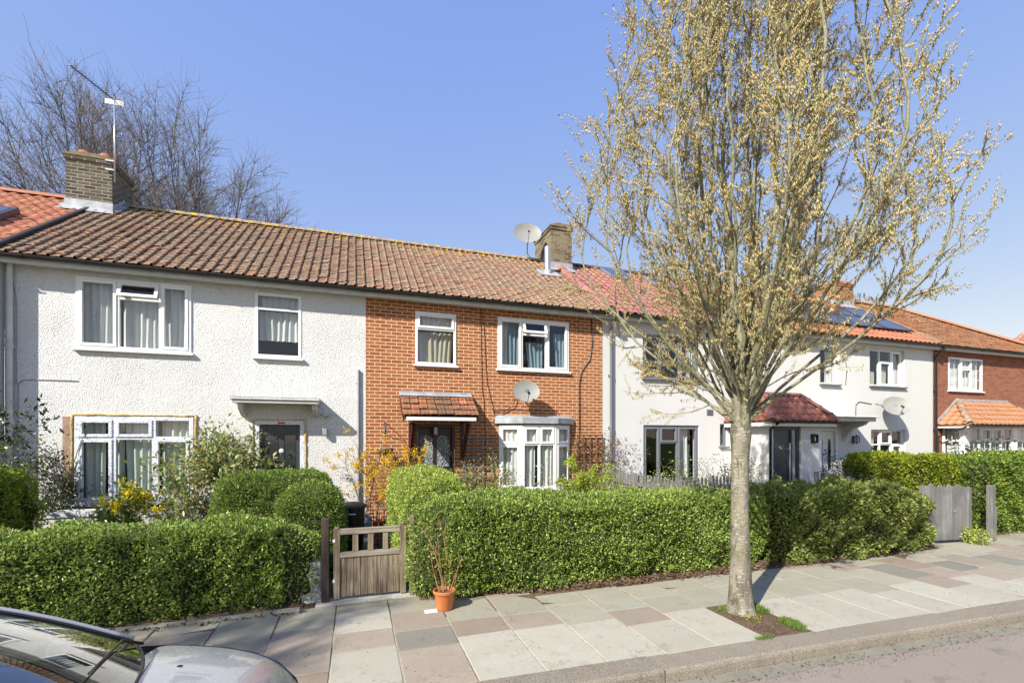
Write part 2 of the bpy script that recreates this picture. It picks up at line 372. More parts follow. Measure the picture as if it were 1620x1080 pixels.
M['slab_b'] = stone('brown_slab', (.32, .255, .195), .45, (.22, .18, .13), .4)
M['slab_g'] = stone('grey_slab', (.255, .24, .195), .25, (.18, .17, .13), .3)
M['granite'] = stone('granite_kerb', (.34, .295, .235), .95, (.26, .22, .17), .5, fs=95., bd=.010)
M['joint'] = plain('mortar_bed', (.33, .30, .22), .95, .1, var=.3, vs=12)
def asphalt():
    a = N('pink_asphalt', .9, .25)
    n = a.noise(105., 5, rough=.75)
    b = a.mix(a.noise(1.2, 5), (.225, .19, .16), (.28, .235, .20))
    b = a.mix(a.ramp(n, [(.5, 0.), (.62, .8)]), b, (.36, .31, .285))
    b = a.mix(a.ramp(n, [(.33, .8), (.45, 0.)]), b, (.09, .075, .07))
    b = a.mix(a.ramp(a.noise(3.3, 6, rough=.7), [(.57, 0.), (.66, .5)]), b, (.13, .115, .105))
    a.col(b); a.nrm(a.bump(n, .6, .006)); return a.m
M['asphalt'] = asphalt()
M['path'] = plain('dark_path', (.10, .10, .105), .9, .2, var=.2, bump=.5, bs=100)
M['ground'] = plain('ground_grass', (.08, .11, .035), .95, .1, var=.3, vs=.5)
M['pot'] = plain('orange_plastic', (.52, .17, .05), .45, .4, var=.06)
M['photo'] = leaf_mat('olive_leaf', [(.08, .12, .035), (.19, .26, .065), (.30, .38, .10), (.36, .26, .11), (.42, .48, .2)], .35, .35, .5)
M['twiggy'] = leaf_mat('twiggy_patch', [(.20, .15, .09), (.30, .23, .14), (.26, .27, .10), (.36, .28, .17)], .7, .2, .2)
M['brown_l'] = leaf_mat('brown_leaf', [(.16, .09, .05), (.26, .15, .07), (.20, .18, .07), (.34, .22, .11)], .6, .3, .2)
# ================================================================ builders
def wall_open(mb, x0, x1, z0, z1, y0, y1, ops):
    xs = sorted({x0, x1, *[v for o in ops for v in o[:2]]}); zs = sorted({z0, z1, *[v for o in ops for v in o[2:4]]})
    def hole(a, b): return any(o[0]-1e-6 < a < o[1]+1e-6 and o[2]-1e-6 < b < o[3]+1e-6 for o in ops)
    for i in range(len(xs)-1):
        for j in range(len(zs)-1):
            if hole((xs[i]+xs[i+1])/2, (zs[j]+zs[j+1])/2): continue
            a, b, c, d = xs[i], xs[i+1], zs[j], zs[j+1]
            mb.quad((a,y0,c),(b,y0,c),(b,y0,d),(a,y0,d)); mb.quad((b,y1,c),(a,y1,c),(a,y1,d),(b,y1,d))
    for o in ops:
        a, b, c, d = o
        mb.quad((a,y0,c),(a,y1,c),(a,y1,d),(a,y0,d)); mb.quad((b,y1,c),(b,y0,c),(b,y0,d),(b,y1,d))
        mb.quad((a,y1,c),(a,y0,c),(b,y0,c),(b,y1,c)); mb.quad((a,y0,d),(a,y1,d),(b,y1,d),(b,y0,d))
    mb.quad((x0,y1,z0),(x0,y0,z0),(x0,y0,z1),(x0,y1,z1)); mb.quad((x1,y0,z0),(x1,y1,z0),(x1,y1,z1),(x1,y0,z1))
    mb.quad((x0,y0,z1),(x1,y0,z1),(x1,y1,z1),(x0,y1,z1))
def curtain(mb, x0, x1, z0, z1, y, amp=.022, wl=.11, gather=0, sheer=0.):
    """a pleated sheet; gather>0 draws its foot towards one side"""
    n = max(10, int((x1-x0)/.012)); ph = rnd.uniform(0, 6); rows = 7; vs = []
    for j in range(rows+1):
        t = j/rows; z = z1+(z0-z1)*t
        for i in range(n+1):
            s = i/n; xx = x0+(x1-x0)*s
            if gather: xx = x0+(x1-x0)*(s*(1-abs(gather)*t*.6)+(abs(gather)*t*.6 if gather > 0 else 0))
            yy = y+amp*math.sin(2*math.pi*(x1-x0)*s/wl+ph+.6*math.sin(3*t+s*7))+amp*.5*math.sin(2*math.pi*(x1-x0)*s/(wl*2.7)+ph*2+t)
            vs.append((xx, yy, z))
    mb.add(vs, [(j*(n+1)+i, j*(n+1)+i+1, (j+1)*(n+1)+i+1, (j+1)*(n+1)+i) for j in range(rows) for i in range(n)])
def window(parent, x0, x1, z0, z1, Y, cols, fm=None, curt=(), sill=.07, fw=.055, sash=(), T=None, hop=None, bars=None, name='window', sillmat=None, label=None, inner=.0):
    """cols: [(x_end, [transom z ...]), ...]; sash: set of (col,row) with a proud sash; hop: (col,row) hopper tilted open"""
    fm = fm or M['pvc']
    f = MB(T); g = MB(T); yf, yb = Y-.012+inner, Y+.058+inner
    f.box(x0, x0+fw, yf, yb, z0, z1); f.box(x1-fw, x1, yf, yb, z0, z1)
    f.box(x0+fw, x1-fw, yf, yb, z0, z0+fw); f.box(x0+fw, x1-fw, yf, yb, z1-fw, z1)
    a = x0+fw
    for ci, (xe, tr) in enumerate(cols):
        last = ci == len(cols)-1
        b = x1-fw if last else xe-fw*.45
        if not last: f.box(xe-fw*.45, xe+fw*.45, yf+.003, yb-.003, z0+fw, z1-fw)
        zz = [z0+fw]+[t for t in tr]+[z1-fw]
        for t in tr: f.box(a, b, yf+.006, yb-.006, t-fw*.4, t+fw*.4)
        for ri in range(len(zz)-1):
            c = zz[ri]+(fw*.4 if ri > 0 else 0); d = zz[ri+1]-(fw*.4 if ri < len(zz)-2 else 0)
            sw = .045
            if hop == (ci, ri):
                T0 = f.T
                def Th(x, y, z, d=d, T0=T0):
                    an = .33; dz = z-d; y0 = Y-.03; dy = y-y0
                    p = (x, y0+dy*math.cos(an)+dz*math.sin(an), d-.004+dz*math.cos(an)-dy*math.sin(an))
                    return T0(*p) if T0 else p
                f.T = Th; g.T = Th; e = .012
                y_a, y_b = Y-.045, Y-.005
                f.box(a-e, a+sw, y_a, y_b, c-e, d); f.box(b-sw, b+e, y_a, y_b, c-e, d)
                f.box(a+sw, b-sw, y_a, y_b, c-e, c+sw); f.box(a+sw, b-sw, y_a, y_b, d-sw, d)
                g.quad((a+sw, Y-.02, c+sw), (b-sw, Y-.02, c+sw), (b-sw, Y-.02, d-sw), (a+sw, Y-.02, d-sw))
                f.T = T0; g.T = T0
                continue
            if (ci, ri) in sash:
                e = .006; y_a = yf-.014
                f.box(a-e, a+sw, y_a, yb-.02, c-e, d+e); f.box(b-sw, b+e, y_a, yb-.02, c-e, d+e)
                f.box(a+sw, b-sw, y_a, yb-.02, c-e, c+sw); f.box(a+sw, b-sw, y_a, yb-.02, d-sw, d+e)
                g.quad((a+sw, Y+.02, c+sw), (b-sw, Y+.02, c+sw), (b-sw, Y+.02, d-sw), (a+sw, Y+.02, d-sw))
            else:
                g.quad((a, Y+.02+inner, c), (b, Y+.02+inner, c), (b, Y+.02+inner, d), (a, Y+.02+inner, d))
            if bars and bars.get((ci, ri)):
                nv, nh = bars[(ci, ri)]
                for k in range(1, nv+1):
                    xx = a+(b-a)*k/(nv+1); f.box(xx-.008, xx+.008, Y+.01+inner, Y+.017+inner, c, d)
                for k in range(1, nh+1):
                    z_ = c+(d-c)*k/(nh+1); f.box(a, b, Y+.0085+inner, Y+.0155+inner, z_-.008, z_+.008)
        a = b+fw*.9 if not last else b
    w = f.build(name, fm, parent, bevel=.004)
    if label: w['label'] = label
    g.build('pane', M['glass'], w)
    if sill:
        s = MB(T); s.box(x0-.04, x1+.04, Y-sill, Y+.02+inner, z0-.045, z0-.002); s.build('sill', sillmat or M['pvc'], w, bevel=.004)
    for mt, lst in curt:
        c = MB(T)
        for q in lst: curtain(c, q[0], q[1], q[2], q[3], Y+.13+(q[4] if len(q) > 4 else 0), gather=(q[5] if len(q) > 5 else 0))
        c.build('curtain', M[mt], w, smooth=True)
    return w
PROF = {
 'roman': [(0, .0), (.06, .0), (.5, .008), (.68, .004), (.74, .022), (.82, .038), (.92, .038), (1., .004)],
 'pantile': [(0, .0), (.12, .018), (.28, .034), (.42, .030), (.55, .012), (.70, -.004), (.86, -.006), (1., .0)],
 'flat': [(.01, 0), (.3, .003), (.7, .003), (.99, 0)],
 'canopy': [(.01, .0), (.1, .004), (.35, .016), (.6, .016), (.84, .006), (.86, .022), (.97, .026), (1., .006)],
 'plain': [(.02, .0), (.35, .006), (.65, .006), (.90, .0), (.98, .012)],
}
def tiles(name, mat, parent, O, ex, es, W, L, tw, gauge, prof, jit=.003, keep=None, lift=.024, th=.014, seed=1, stagger=False):
    """rows of separate tiles on the plane through O spanned by ex (across) and es (up the slope)"""
    O = np.array(O, float); ex = np.array(ex, float); ex /= np.linalg.norm(ex); es = np.array(es, float); es /= np.linalg.norm(es)
    nn = np.cross(ex, es); nn /= np.linalg.norm(nn)
    if nn[2] < 0: nn = -nn
    rg = np.random.default_rng(seed); P = PROF[prof]; k = len(P)
    V = []; Fq = []
    nr = int(math.ceil(L/gauge)); ncol = int(round(W/tw)); twe = W/ncol
    for r in range(nr):
        a0 = r*gauge; a1 = min(a0+gauge+.035, L)
        if L-a0 < .03: continue
        for c in range(-1 if stagger and r % 2 else 0, ncol):
            x = c*twe+(twe/2 if stagger and r % 2 else 0); w = twe
            if x < 0: w = twe+x; x = 0.
            if x+w > W: w = W-x
            if w < .03: continue
            if keep and not keep(x+w/2, a0+gauge/2): continue
            b = len(V); dl = rg.normal(0, jit); dt = rg.normal(0, jit); da = rg.normal(0, jit*1.2)
            for j, (lo, ho) in enumerate(((a0+da, lift), (a0+da, lift-th), (a1, .0))):
                for t, h in P:
                    V.append(O+ex*(x+w*t)+es*lo+nn*(h+ho+dl+dt*(t-.5)))
            for q in range(k-1):
                Fq.append((b+q, b+q+1, b+2*k+q+1, b+2*k+q)); Fq.append((b+k+q, b+k+q+1, b+q+1, b+q))
            Fq.append((b, b+2*k, b+2*k, b+k)) if False else None
    Fq = [f for f in Fq if f]
    return nmesh(name, np.array(V), np.array(Fq), mat, parent)
def halfround(mb, p, q, r, n=9, step=.45, th=.015, lap=.006):
    """ridge or hip tiles laid end to end from p to q"""
    p = Vector(p); q = Vector(q); L = (q-p).length; d = (q-p)/L; k = max(1, round(L/step))
    side = d.cross(Vector((0, 0, 1))).normalized(); up = side.cross(d).normalized()
    for i in range(k):
        a = p+d*(L*i/k-.012); b = p+d*(L*(i+1)/k); vs = []
        for j, (pt, rr) in enumerate(((a, r+lap), (b, r))):
            for rad in (rr, rr-th):
                for m in range(n+1):
                    t = math.pi*m/n; vs.append(tuple(pt+side*math.cos(t)*rad+up*math.sin(t)*rad*.85))
        N1 = n+1; fs = []
        for m in range(n):
            fs.append((m, m+1, 2*N1+m+1, 2*N1+m)); fs.append((m+1, m, N1+m, N1+m+1))
            fs.append((2*N1+m, 2*N1+m+1, 3*N1+m+1, 3*N1+m))
        mb.add(vs, fs)
def gutter(mb, x0, x1, y, z, r=.055):
    n = 8; prof = []
    for i in range(n+1):
        t = math.pi+math.pi*i/n; prof.append((y+r*math.cos(t), z+r*math.sin(t)))
    inner = [(y+(r-.006)*math.cos(math.pi+math.pi*i/n), z+(r-.006)*math.sin(math.pi+math.pi*i/n)) for i in range(n, -1, -1)]
    mb.prism(prof+inner, 0, x0, x1)
    L = x1-x0
    for k in range(int(L/.9)+1):
        x = x0+.3+k*.9
        if x < x1-.05:
            mb.prism([(y-(r+.006), z+.004)]+[(y+(r+.006)*math.cos(math.pi+math.pi*i/n), z+(r+.006)*math.sin(math.pi+math.pi*i/n)) for i in range(n+1)]+[(y+r+.006, z+.004)], 0, x, x+(.05 if k % 2 else .11))
# ---------------------------------------------------------------- foliage
def leaf_geo(P, D, L, Wd, rg, fold=.25):
    """P base points, D directions (n,3), L lengths, Wd widths -> verts, quads with a fold (two triangles)"""
    n = len(P); D = D/np.maximum(np.linalg.norm(D, axis=1, keepdims=True), 1e-6)
    r = rg.normal(size=(n, 3)); S = np.cross(D, r); S /= np.maximum(np.linalg.norm(S, axis=1, keepdims=True), 1e-6)
    U = np.cross(S, D)
    L = np.asarray(L).reshape(-1, 1)*np.ones((n, 1)); Wd = np.asarray(Wd).reshape(-1, 1)*np.ones((n, 1))
    a = P; b = P+D*L*.5-S*Wd*.5+U*Wd*fold; c = P+D*L; d = P+D*L*.5+S*Wd*.5+U*Wd*fold
    V = np.stack([a, b, c, d], 1).reshape(-1, 3)
    i = np.arange(n)*4
    Fc = np.stack([np.stack([i, i+1, i+2], 1), np.stack([i, i+2, i+3], 1)], 1).reshape(-1, 3)
    return V, Fc
def lumpf(seed, amp, wl0=.35, wl1=1.3, k=9):
    rg = np.random.default_rng(seed); W = rg.normal(size=(k, 3)); W /= np.linalg.norm(W, axis=1, keepdims=True)
    W *= (2*np.pi/np.exp(rg.uniform(math.log(wl0), math.log(wl1), k)))[:, None]; ph = rg.uniform(0, 6.28, k)
    return lambda P: amp*np.sin(P@W.T+ph).sum(1)/math.sqrt(k)
def superbox(P, a, b, c, p):
    r = (np.abs(P[:, 0]/a)**p+np.abs(P[:, 1]/b)**p+np.abs(P[:, 2]/c)**p)**(-1/p)
    Q = P*r[:, None]
    Nn = np.stack([np.sign(Q[:, 0])*np.abs(Q[:, 0]/a)**(p-1)/a, np.sign(Q[:, 1])*np.abs(Q[:, 1]/b)**(p-1)/b, np.sign(Q[:, 2])*np.abs(Q[:, 2]/c)**(p-1)/c], 1)
    return Q, Nn/np.maximum(np.linalg.norm(Nn, axis=1, keepdims=True), 1e-9)
def hedge(label, x0, x1, y0, y1, h, seed, mat, dens=2300, leaf=.034, lump=.035, p=7., z0=-.22, warp=None, group=None, name='hedge', cut=True, top=None, skip_back=True, ztop=None, wl=(.35, 1.3), new=None):
    """clipped hedge: an inner twig body coloured dark as if shaded and a shell of separate leaves. warp maps (x,y,z) of the straight hedge to its real run"""
    rg = np.random.default_rng(seed); a, b, c = (x1-x0)/2, (y1-y0)/2, (h-z0)/2
    cx, cy, cz = (x0+x1)/2, (y0+y1)/2, (h+z0)/2
    o = thing(name, label, 'hedge', (cx, cy, 0), group=group)
    lf1 = lumpf(seed, lump, *wl); lf2 = lumpf(seed+3, .020, .10, .30, 14)
    lf = lambda P: lf1(P)+lf2(P)
    def place(Q, Nn, off):
        W = Q+np.array([cx, cy, cz]); W = W+Nn*(lf(W)+off)[:, None]
        if ztop: W[:, 2] = z0+(W[:, 2]-z0)*(ztop(W[:, 0], W[:, 1])-z0)/(h-z0)
        if warp: W = warp(W)
        return W
    # inner body, one solid dark sheet in place of shaded twigs
    nx, ny, nz = max(4, int(2*a/.09)), max(4, int(2*b/.09)), max(4, int(2*c/.09)); V = []; Fq = []
    def grid(fn, nu, nv):
        base = len(V)
        for i in range(nu+1):
            for j in range(nv+1): V.append(fn(-1+2*i/nu, -1+2*j/nv))
        for i in range(nu):
            for j in range(nv): Fq.append((base+i*(nv+1)+j, base+(i+1)*(nv+1)+j, base+(i+1)*(nv+1)+j+1, base+i*(nv+1)+j+1))
    grid(lambda u, v: (u*a, -b, v*c), nx, nz); grid(lambda u, v: (-u*a, b, v*c), nx, nz)
    grid(lambda u, v: (u*a, v*b, c), nx, ny); grid(lambda u, v: (-a, -u*b, v*c), ny, nz); grid(lambda u, v: (a, u*b, v*c), ny, nz)
    Q, Nn = superbox(np.array(V), a, b, c, p)
    nmesh('shaded_inner_twigs', place(Q, Nn, -.075+rg.normal(0, .006, len(Q))), Fq, M['hedge_in'], o)
    # leaves
    areas = np.array([2*a*2*c, (0 if skip_back else 2*a*2*c), 2*a*2*b*1.1, 2*b*2*c, 2*b*2*c]); n = int(areas.sum()*dens*1.25)
    f = rg.choice(5, n, p=areas/areas.sum()); u = rg.uniform(-1, 1, n); v = rg.uniform(-1, 1, n); P = np.zeros((n, 3))
    for k, fn in enumerate((lambda u, v: (u*a, -b+0*u, v*c), lambda u, v: (u*a, b+0*u, v*c), lambda u, v: (u*a, v*b, c+0*u), lambda u, v: (-a+0*u, u*b, v*c), lambda u, v: (a+0*u, u*b, v*c))):
        m = f == k; P[m] = np.stack(fn(u[m], v[m]), 1)
    Q, Nn = superbox(P, a, b, c, p)
    off = -np.abs(rg.normal(0, .035, n))+rg.choice([0, 1], n, p=[.93, .07])*rg.uniform(0, .05, n)+.012
    # clumps: thin places where the dark inner body shows
    hole = lumpf(seed+5, 1., .10, .32, 14)(Q+np.array([cx, cy, cz])); keep = (hole > -1.25) | (rg.uniform(size=n) < .35)
    W = place(Q, Nn, off); keep &= (W[:, 2] > .015+.05*rg.uniform(size=n))
    if warp:
        W2 = place(Q, Nn, off+.02); Nw = (W2-W)/.02
    else: Nw = Nn
    D = Nw*rg.uniform(.2, 1., (n, 1))+rg.normal(0, .55, (n, 3))+np.array([-.15, -.1, .3])
    W, D = W[keep], D[keep]; n = len(W); s = leaf*(.55+1.1*rg.beta(2, 2.4, n))
    Vv, Ff = leaf_geo(W, D, s, s*.6, rg)
    nmesh('leaves', Vv, Ff, M[mat], o)
    for kk, (mt, thr, dn, sc) in enumerate(new if isinstance(new, list) else [new] if new else []):   # another foliage colour in patches
        f2 = lumpf(seed+9+kk*7, 1., .25, .9)(W); sel = np.where((f2 > thr))[0]; sel = rg.choice(sel, int(len(sel)*dn), replace=False)
        n2 = len(sel); s2 = leaf*sc*rg.uniform(.7, 1.3, n2)
        Vv, Ff = leaf_geo(W[sel]+rg.normal(0, .012, (n2, 3))+D[sel]*.012, D[sel]+rg.normal(0, .4, (n2, 3)), s2, s2*.6, rg)
        q = nmesh('leaves', Vv, Ff, M[mt], o)
    # stray shoots above and in front of the clipped faces
    ns = int((2*a)*(2*b+.5)*9); u = rg.uniform(-.97, .97, ns); v = rg.uniform(-.95, .95, ns); Q, Nn = superbox(np.stack([u*a, v*b, np.full(ns, c)], 1), a, b, c, p)
    fr = rg.uniform(size=ns) < .3; Qf, Nf = superbox(np.stack([u*a, np.full(ns, -b), rg.uniform(-.2, .9, ns)*c], 1), a, b, c, p); Q[fr] = Qf[fr]; Nn[fr] = Nf[fr]
    B0 = place(Q, Nn, np.full(ns, -.02)); Dd = Nn*.6+rg.normal(0, .3, (ns, 3))+np.array([0, 0, .8]); Dd /= np.linalg.norm(Dd, axis=1, keepdims=True); Ls = rg.uniform(.04, .13, ns)*(.6 if mat == 'box_g' else 1.)
    Vt, Ft = tubes_np([(np.stack([B0[i], B0[i]+Dd[i]*Ls[i]]), np.array([.0025, .0012])) for i in range(ns)], 3); kind(nmesh('shoot_twigs', Vt, Ft, M['twig'], o), 'stuff')
    k_ = 6; tt = np.tile(np.linspace(.3, 1., k_), ns)[:, None]; PP = np.repeat(B0, k_, 0)+np.repeat(Dd*Ls[:, None], k_, 0)*tt; DD = np.repeat(Dd, k_, 0)*.6+rg.normal(0, .6, (ns*k_, 3)); ss = leaf*rg.uniform(.5, 1., ns*k_)
    Vv, Ff = leaf_geo(PP, DD, ss, ss*.5, rg); kind(nmesh('shoot_leaves', Vv, Ff, M[mat], o), 'stuff')
    # twigs poking out and bare stems at the foot
    tw = MB(); r2 = random.Random(seed)
    for k in range(int(2*a*7)):
        x = r2.uniform(-a*.97, a*.97); y = -b*r2.uniform(.2, .8)
        pt = np.array([[x, y, -c], [x+r2.uniform(-.1, .1), y-r2.uniform(0, .1), .22-cz]])+np.array([cx, cy, cz])
        pt[0, 2] = 0.
        if warp: pt = warp(pt)
        tw.tube([tuple(pt[0]), tuple(pt[1])], [r2.uniform(.006, .014), .005], 5, False)
    if tw.v: kind(tw.build('twigs', M['twig'], o), 'stuff')
    return o
def tubes_np(lines, sides):
    """lines: list of (pts (k,3), radii (k,)) -> verts, quads"""
    V = []; Fq = []; b = 0; ang = np.arange(sides)*2*np.pi/sides
    ca, sa = np.cos(ang), np.sin(ang); ref = np.array([.31, .17, .93])
    for pts, rr in lines:
        k = len(pts); d = np.empty_like(pts); d[1:-1] = pts[2:]-pts[:-2]; d[0] = pts[1]-pts[0]; d[-1] = pts[-1]-pts[-2]
        d /= np.maximum(np.linalg.norm(d, axis=1, keepdims=True), 1e-9)
        s = np.cross(d, ref); s /= np.maximum(np.linalg.norm(s, axis=1, keepdims=True), 1e-6); t = np.cross(s, d)
        ring = pts[:, None, :]+(s[:, None, :]*ca[None, :, None]+t[:, None, :]*sa[None, :, None])*np.asarray(rr)[:, None, None]
        V.append(ring.reshape(-1, 3))
        i = np.arange(k-1)[:, None]*sides; j = np.arange(sides)[None, :]; j2 = (j+1) % sides
        Fq.append((b+np.stack([i+j, i+j2, i+sides+j2, i+sides+j], -1)).reshape(-1, 4)); b += k*sides
    return np.concatenate(V), np.concatenate(Fq)
def branch(rg, p, d, L, r0, r1, k, wander=.12, up=.1, bend=None):
    pts = [np.array(p, float)]; d = np.array(d, float); d /= np.linalg.norm(d); s = L/k
    for i in range(k):
        d = d+rg.normal(0, wander, 3)+np.array([0, 0, up])+(bend if bend is not None else 0)
        d /= np.linalg.norm(d); pts.append(pts[-1]+d*s)
    return np.array(pts), np.linspace(r0, r1, k+1)
def perp(rg, d):
    v = np.cross(d, rg.normal(size=3)); return v/np.linalg.norm(v)
def shrub(name, label, cat, loc, rg_seed, stems, h, spread, leafmat, nleaf, leaf, flower=None, nflower=0, fsize=.03, stem_r=.008, bare=.25, droop=0., group=None, lean=(0, 0), twigs=5, asp=.5, clus=.05, fgroup=7, wall=None, ftop=.5, stemmat='twig'):
    """stems fan from the foot; twigs fork from them; leaves in clusters along the twigs"""
    rg = np.random.default_rng(rg_seed); o = thing(name, label, cat, loc, group=group); lines = []; tips = []
    for i in range(stems):
        az = rg.uniform(0, 2*math.pi); tl = rg.uniform(.15, 1.)*spread
        L = h*rg.uniform(.7, 1.05)
        d = np.array([math.cos(az)*tl/h+lean[0], math.sin(az)*tl/h*.8+lean[1], 1.])
        pts, rr = branch(rg, (math.cos(az)*.05, math.sin(az)*.05, 0), d, L, stem_r*rg.uniform(.8, 1.4), stem_r*.35, 9, .10, .02-droop)
        if wall is not None: pts[:, 1] = np.minimum(pts[:, 1], wall)
        lines.append((pts, rr))
        for j in range(twigs):
            t = rg.uniform(bare, 1.); ii = min(8, int(t*9)); dd = pts[ii+1]-pts[ii]; dd /= np.linalg.norm(dd)
            q, r2 = branch(rg, pts[ii], dd*.6+perp(rg, dd)*rg.uniform(.5, 1.1), h*rg.uniform(.12, .32), stem_r*.5, stem_r*.2, 4, .2, .03-droop)
            if wall is not None: q[:, 1] = np.minimum(q[:, 1], wall)
            lines.append((q, r2)); tips.append(q)
    V, Fq = tubes_np(lines, 5); nmesh('stem', V, Fq, M[stemmat], o, local=True, smooth=True)
    T = np.concatenate([q[1:] for q in tips]); 
    if nleaf:
        s = T[rg.integers(len(T), size=nleaf)]; P = s+rg.normal(0, clus, (nleaf, 3))
        if wall is not None: P[:, 1] = np.minimum(P[:, 1], wall+.03)
        P[:, 2] = np.maximum(P[:, 2], .02)
        D = rg.normal(0, 1, (nleaf, 3))+(P-s)*12+np.array([0, 0, .25-droop*4]); L = leaf*rg.uniform(.6, 1.3, nleaf)
        Vv, Ff = leaf_geo(P, D, L, L*asp, rg); nmesh('leaves', Vv, Ff, M[leafmat], o, local=True)
    if nflower:
        E = np.array([q[-1] for q in tips if q[-1][2] > h*ftop]+[q[-2] for q in tips if q[-1][2] > h*ftop])
        c = E[rg.integers(len(E), size=nflower)]
        P = np.repeat(c, fgroup, 0)+rg.normal(0, fsize*.8, (nflower*fgroup, 3)); D = rg.normal(0, 1, P.shape)+np.array([0, -.3, .3])
        Vv, Ff = leaf_geo(P, D, fsize*rg.uniform(.7, 1.2, len(P)), fsize*.75, rg); nmesh('flowers', Vv, Ff, M[flower], o, local=True)
    return o
# ================================================================ camera, sky, sun
sc = bpy.context.scene
cam = bpy.data.cameras.new('camera'); co_ = bpy.data.objects.new('camera', cam); C.objects.link(co_)
co_.location = (0, 0, H); co_.rotation_euler = (R(90), 0, -YAW)
cam.sensor_width = 36; cam.lens = F/1620*36; cam.shift_y = (HZ-540)/1620; cam.clip_end = 600; cam.clip_start = .05
sc.camera = co_
w = bpy.data.worlds.new('World'); sc.world = w; w.use_nodes = True; nt = w.node_tree
bg = nt.nodes['Background']; sky = nt.nodes.new('ShaderNodeTexSky'); sky.sky_type = 'NISHITA'; sky.sun_disc = False
LX, LY, LZ = 1.55, 1.0, -1.42
el = math.atan2(-LZ, math.hypot(LX, LY))
sky.sun_elevation = el; sky.sun_rotation = math.atan2(-LX, -LY)
sky.altitude = 1800; sky.air_density = 1.0; sky.dust_density = .35; sky.ozone_density = 2.2

sp_ = nt.nodes.new('ShaderNodeSeparateColor'); cb_ = nt.nodes.new('ShaderNodeCombineColor'); nt.links.new(sky.outputs[0], sp_.inputs[0])
for k_, (e_, c_) in enumerate(((.66, .93), (.48, 1.02), (.08, 2.1))):      # the even periwinkle blue of this sky
    p_ = nt.nodes.new('ShaderNodeMath'); p_.operation = 'POWER'; p_.inputs[1].default_value = e_; q_ = nt.nodes.new('ShaderNodeMath'); q_.operation = 'MULTIPLY'; q_.inputs[1].default_value = c_
    nt.links.new(sp_.outputs[k_], p_.inputs[0]); nt.links.new(p_.outputs[0], q_.inputs[0]); nt.links.new(q_.outputs[0], cb_.inputs[k_])
nt.links.new(cb_.outputs[0], bg.inputs[0]); bg.inputs[1].default_value = .15
sun = bpy.data.lights.new('sun', 'SUN'); sun.energy = 3.3; sun.angle = R(.55); sun.color = (1., .94, .83)
so = bpy.data.objects.new('sun', sun); C.objects.link(so); so.location = (-15, -10, 20)
so.rotation_euler = Vector((LX, LY, LZ)).to_track_quat('-Z', 'Y').to_euler()
sc.view_settings.view_transform = 'Standard'; sc.view_settings.look = 'None'; sc.view_settings.exposure = 1.33
sc.cycles.max_bounces = 6; sc.cycles.diffuse_bounces = 3; sc.cycles.transparent_max_bounces = 12; sc.cycles.caustics_reflective = False; sc.cycles.caustics_refractive = False
sc.cycles.use_denoising = True
# ================================================================ ground, road, pavement
def ky(X): return 3.87-.042*(X-1)           # inner edge of the kerb
g = MB(); g.quad((-300,-300,-.2),(300,-300,-.2),(300,400,-.2),(-300,400,-.2)); kind(g.build('ground', M['ground']), 'structure')
g = MB(); g.quad((-60,ky(-60)-.2,-.115),(-60,-5,-.115),(90,-9,-.115),(90,ky(90)-.2,-.115)); kind(g.build('road', M['asphalt']), 'structure')
g = MB(); g.box(-12, 30, 5.4, 24, -.3, -.004); kind(g.build('garden_ground', M['soil']), 'structure')
# kerb stones
kb = MB(); rk = random.Random(3); x = -11.2
joints = []
kl = [0.98, 2.35, 3.72, 5.2, 6.75, 8.3, 9.7]
xs_ = [-11.3, -9.9, -8.4, -7.1, -5.7, -4.3, -3., -1.7, -.35, 1.02, 2.66, 4.1, 5.55, 7.1, 8.6, 10.1, 11.6, 13., 14.5, 16., 17.5, 19., 20.5, 22., 24.]
for i in range(len(xs_)-1):
    a, b = xs_[i]+.008, xs_[i+1]-.008; dz = rk.uniform(-.008, .008); nsub = 10
    vs = []
    ys = rk.uniform(-.006, .006)
    for j in range(nsub+1):
        X = a+(b-a)*j/nsub; y1 = ky(X)-.004+ys; y0 = y1-.285+rk.uniform(-.006, .006); zt = -.001+dz
        vs += [(X, y1, -.3), (X, y1, zt), (X, y0+.03, zt+rk.uniform(-.002, .002)), (X, y0+.008, zt-.012), (X, y0, zt-.035), (X, y0-.015+rk.uniform(-.005, .005), -.3)]
    fs = [(j*6+k, j*6+k+1, (j+1)*6+k+1, (j+1)*6+k) for j in range(nsub) for k in range(5)]+[(0, 1, 2, 3, 4, 5), tuple(nsub*6+k for k in (5, 4, 3, 2, 1, 0))]
    kb.add(vs, fs)
kind(kb.build('kerb', M['granite']), 'structure')
# setts along the gutter of the road
st = MB(); x = -11.
while x < 24:
    l = rk.uniform(.16, .3); y = ky(x)-.32
    for r_ in range(1):
        z = -.108+rk.uniform(-.004, .006); st.box(x+.012, x+l-.012, y-.15+rk.uniform(-.03, .03), y-.005, -.2, z)
    x += l
kind(st.build('road_edging', M['slab_g']), 'structure')
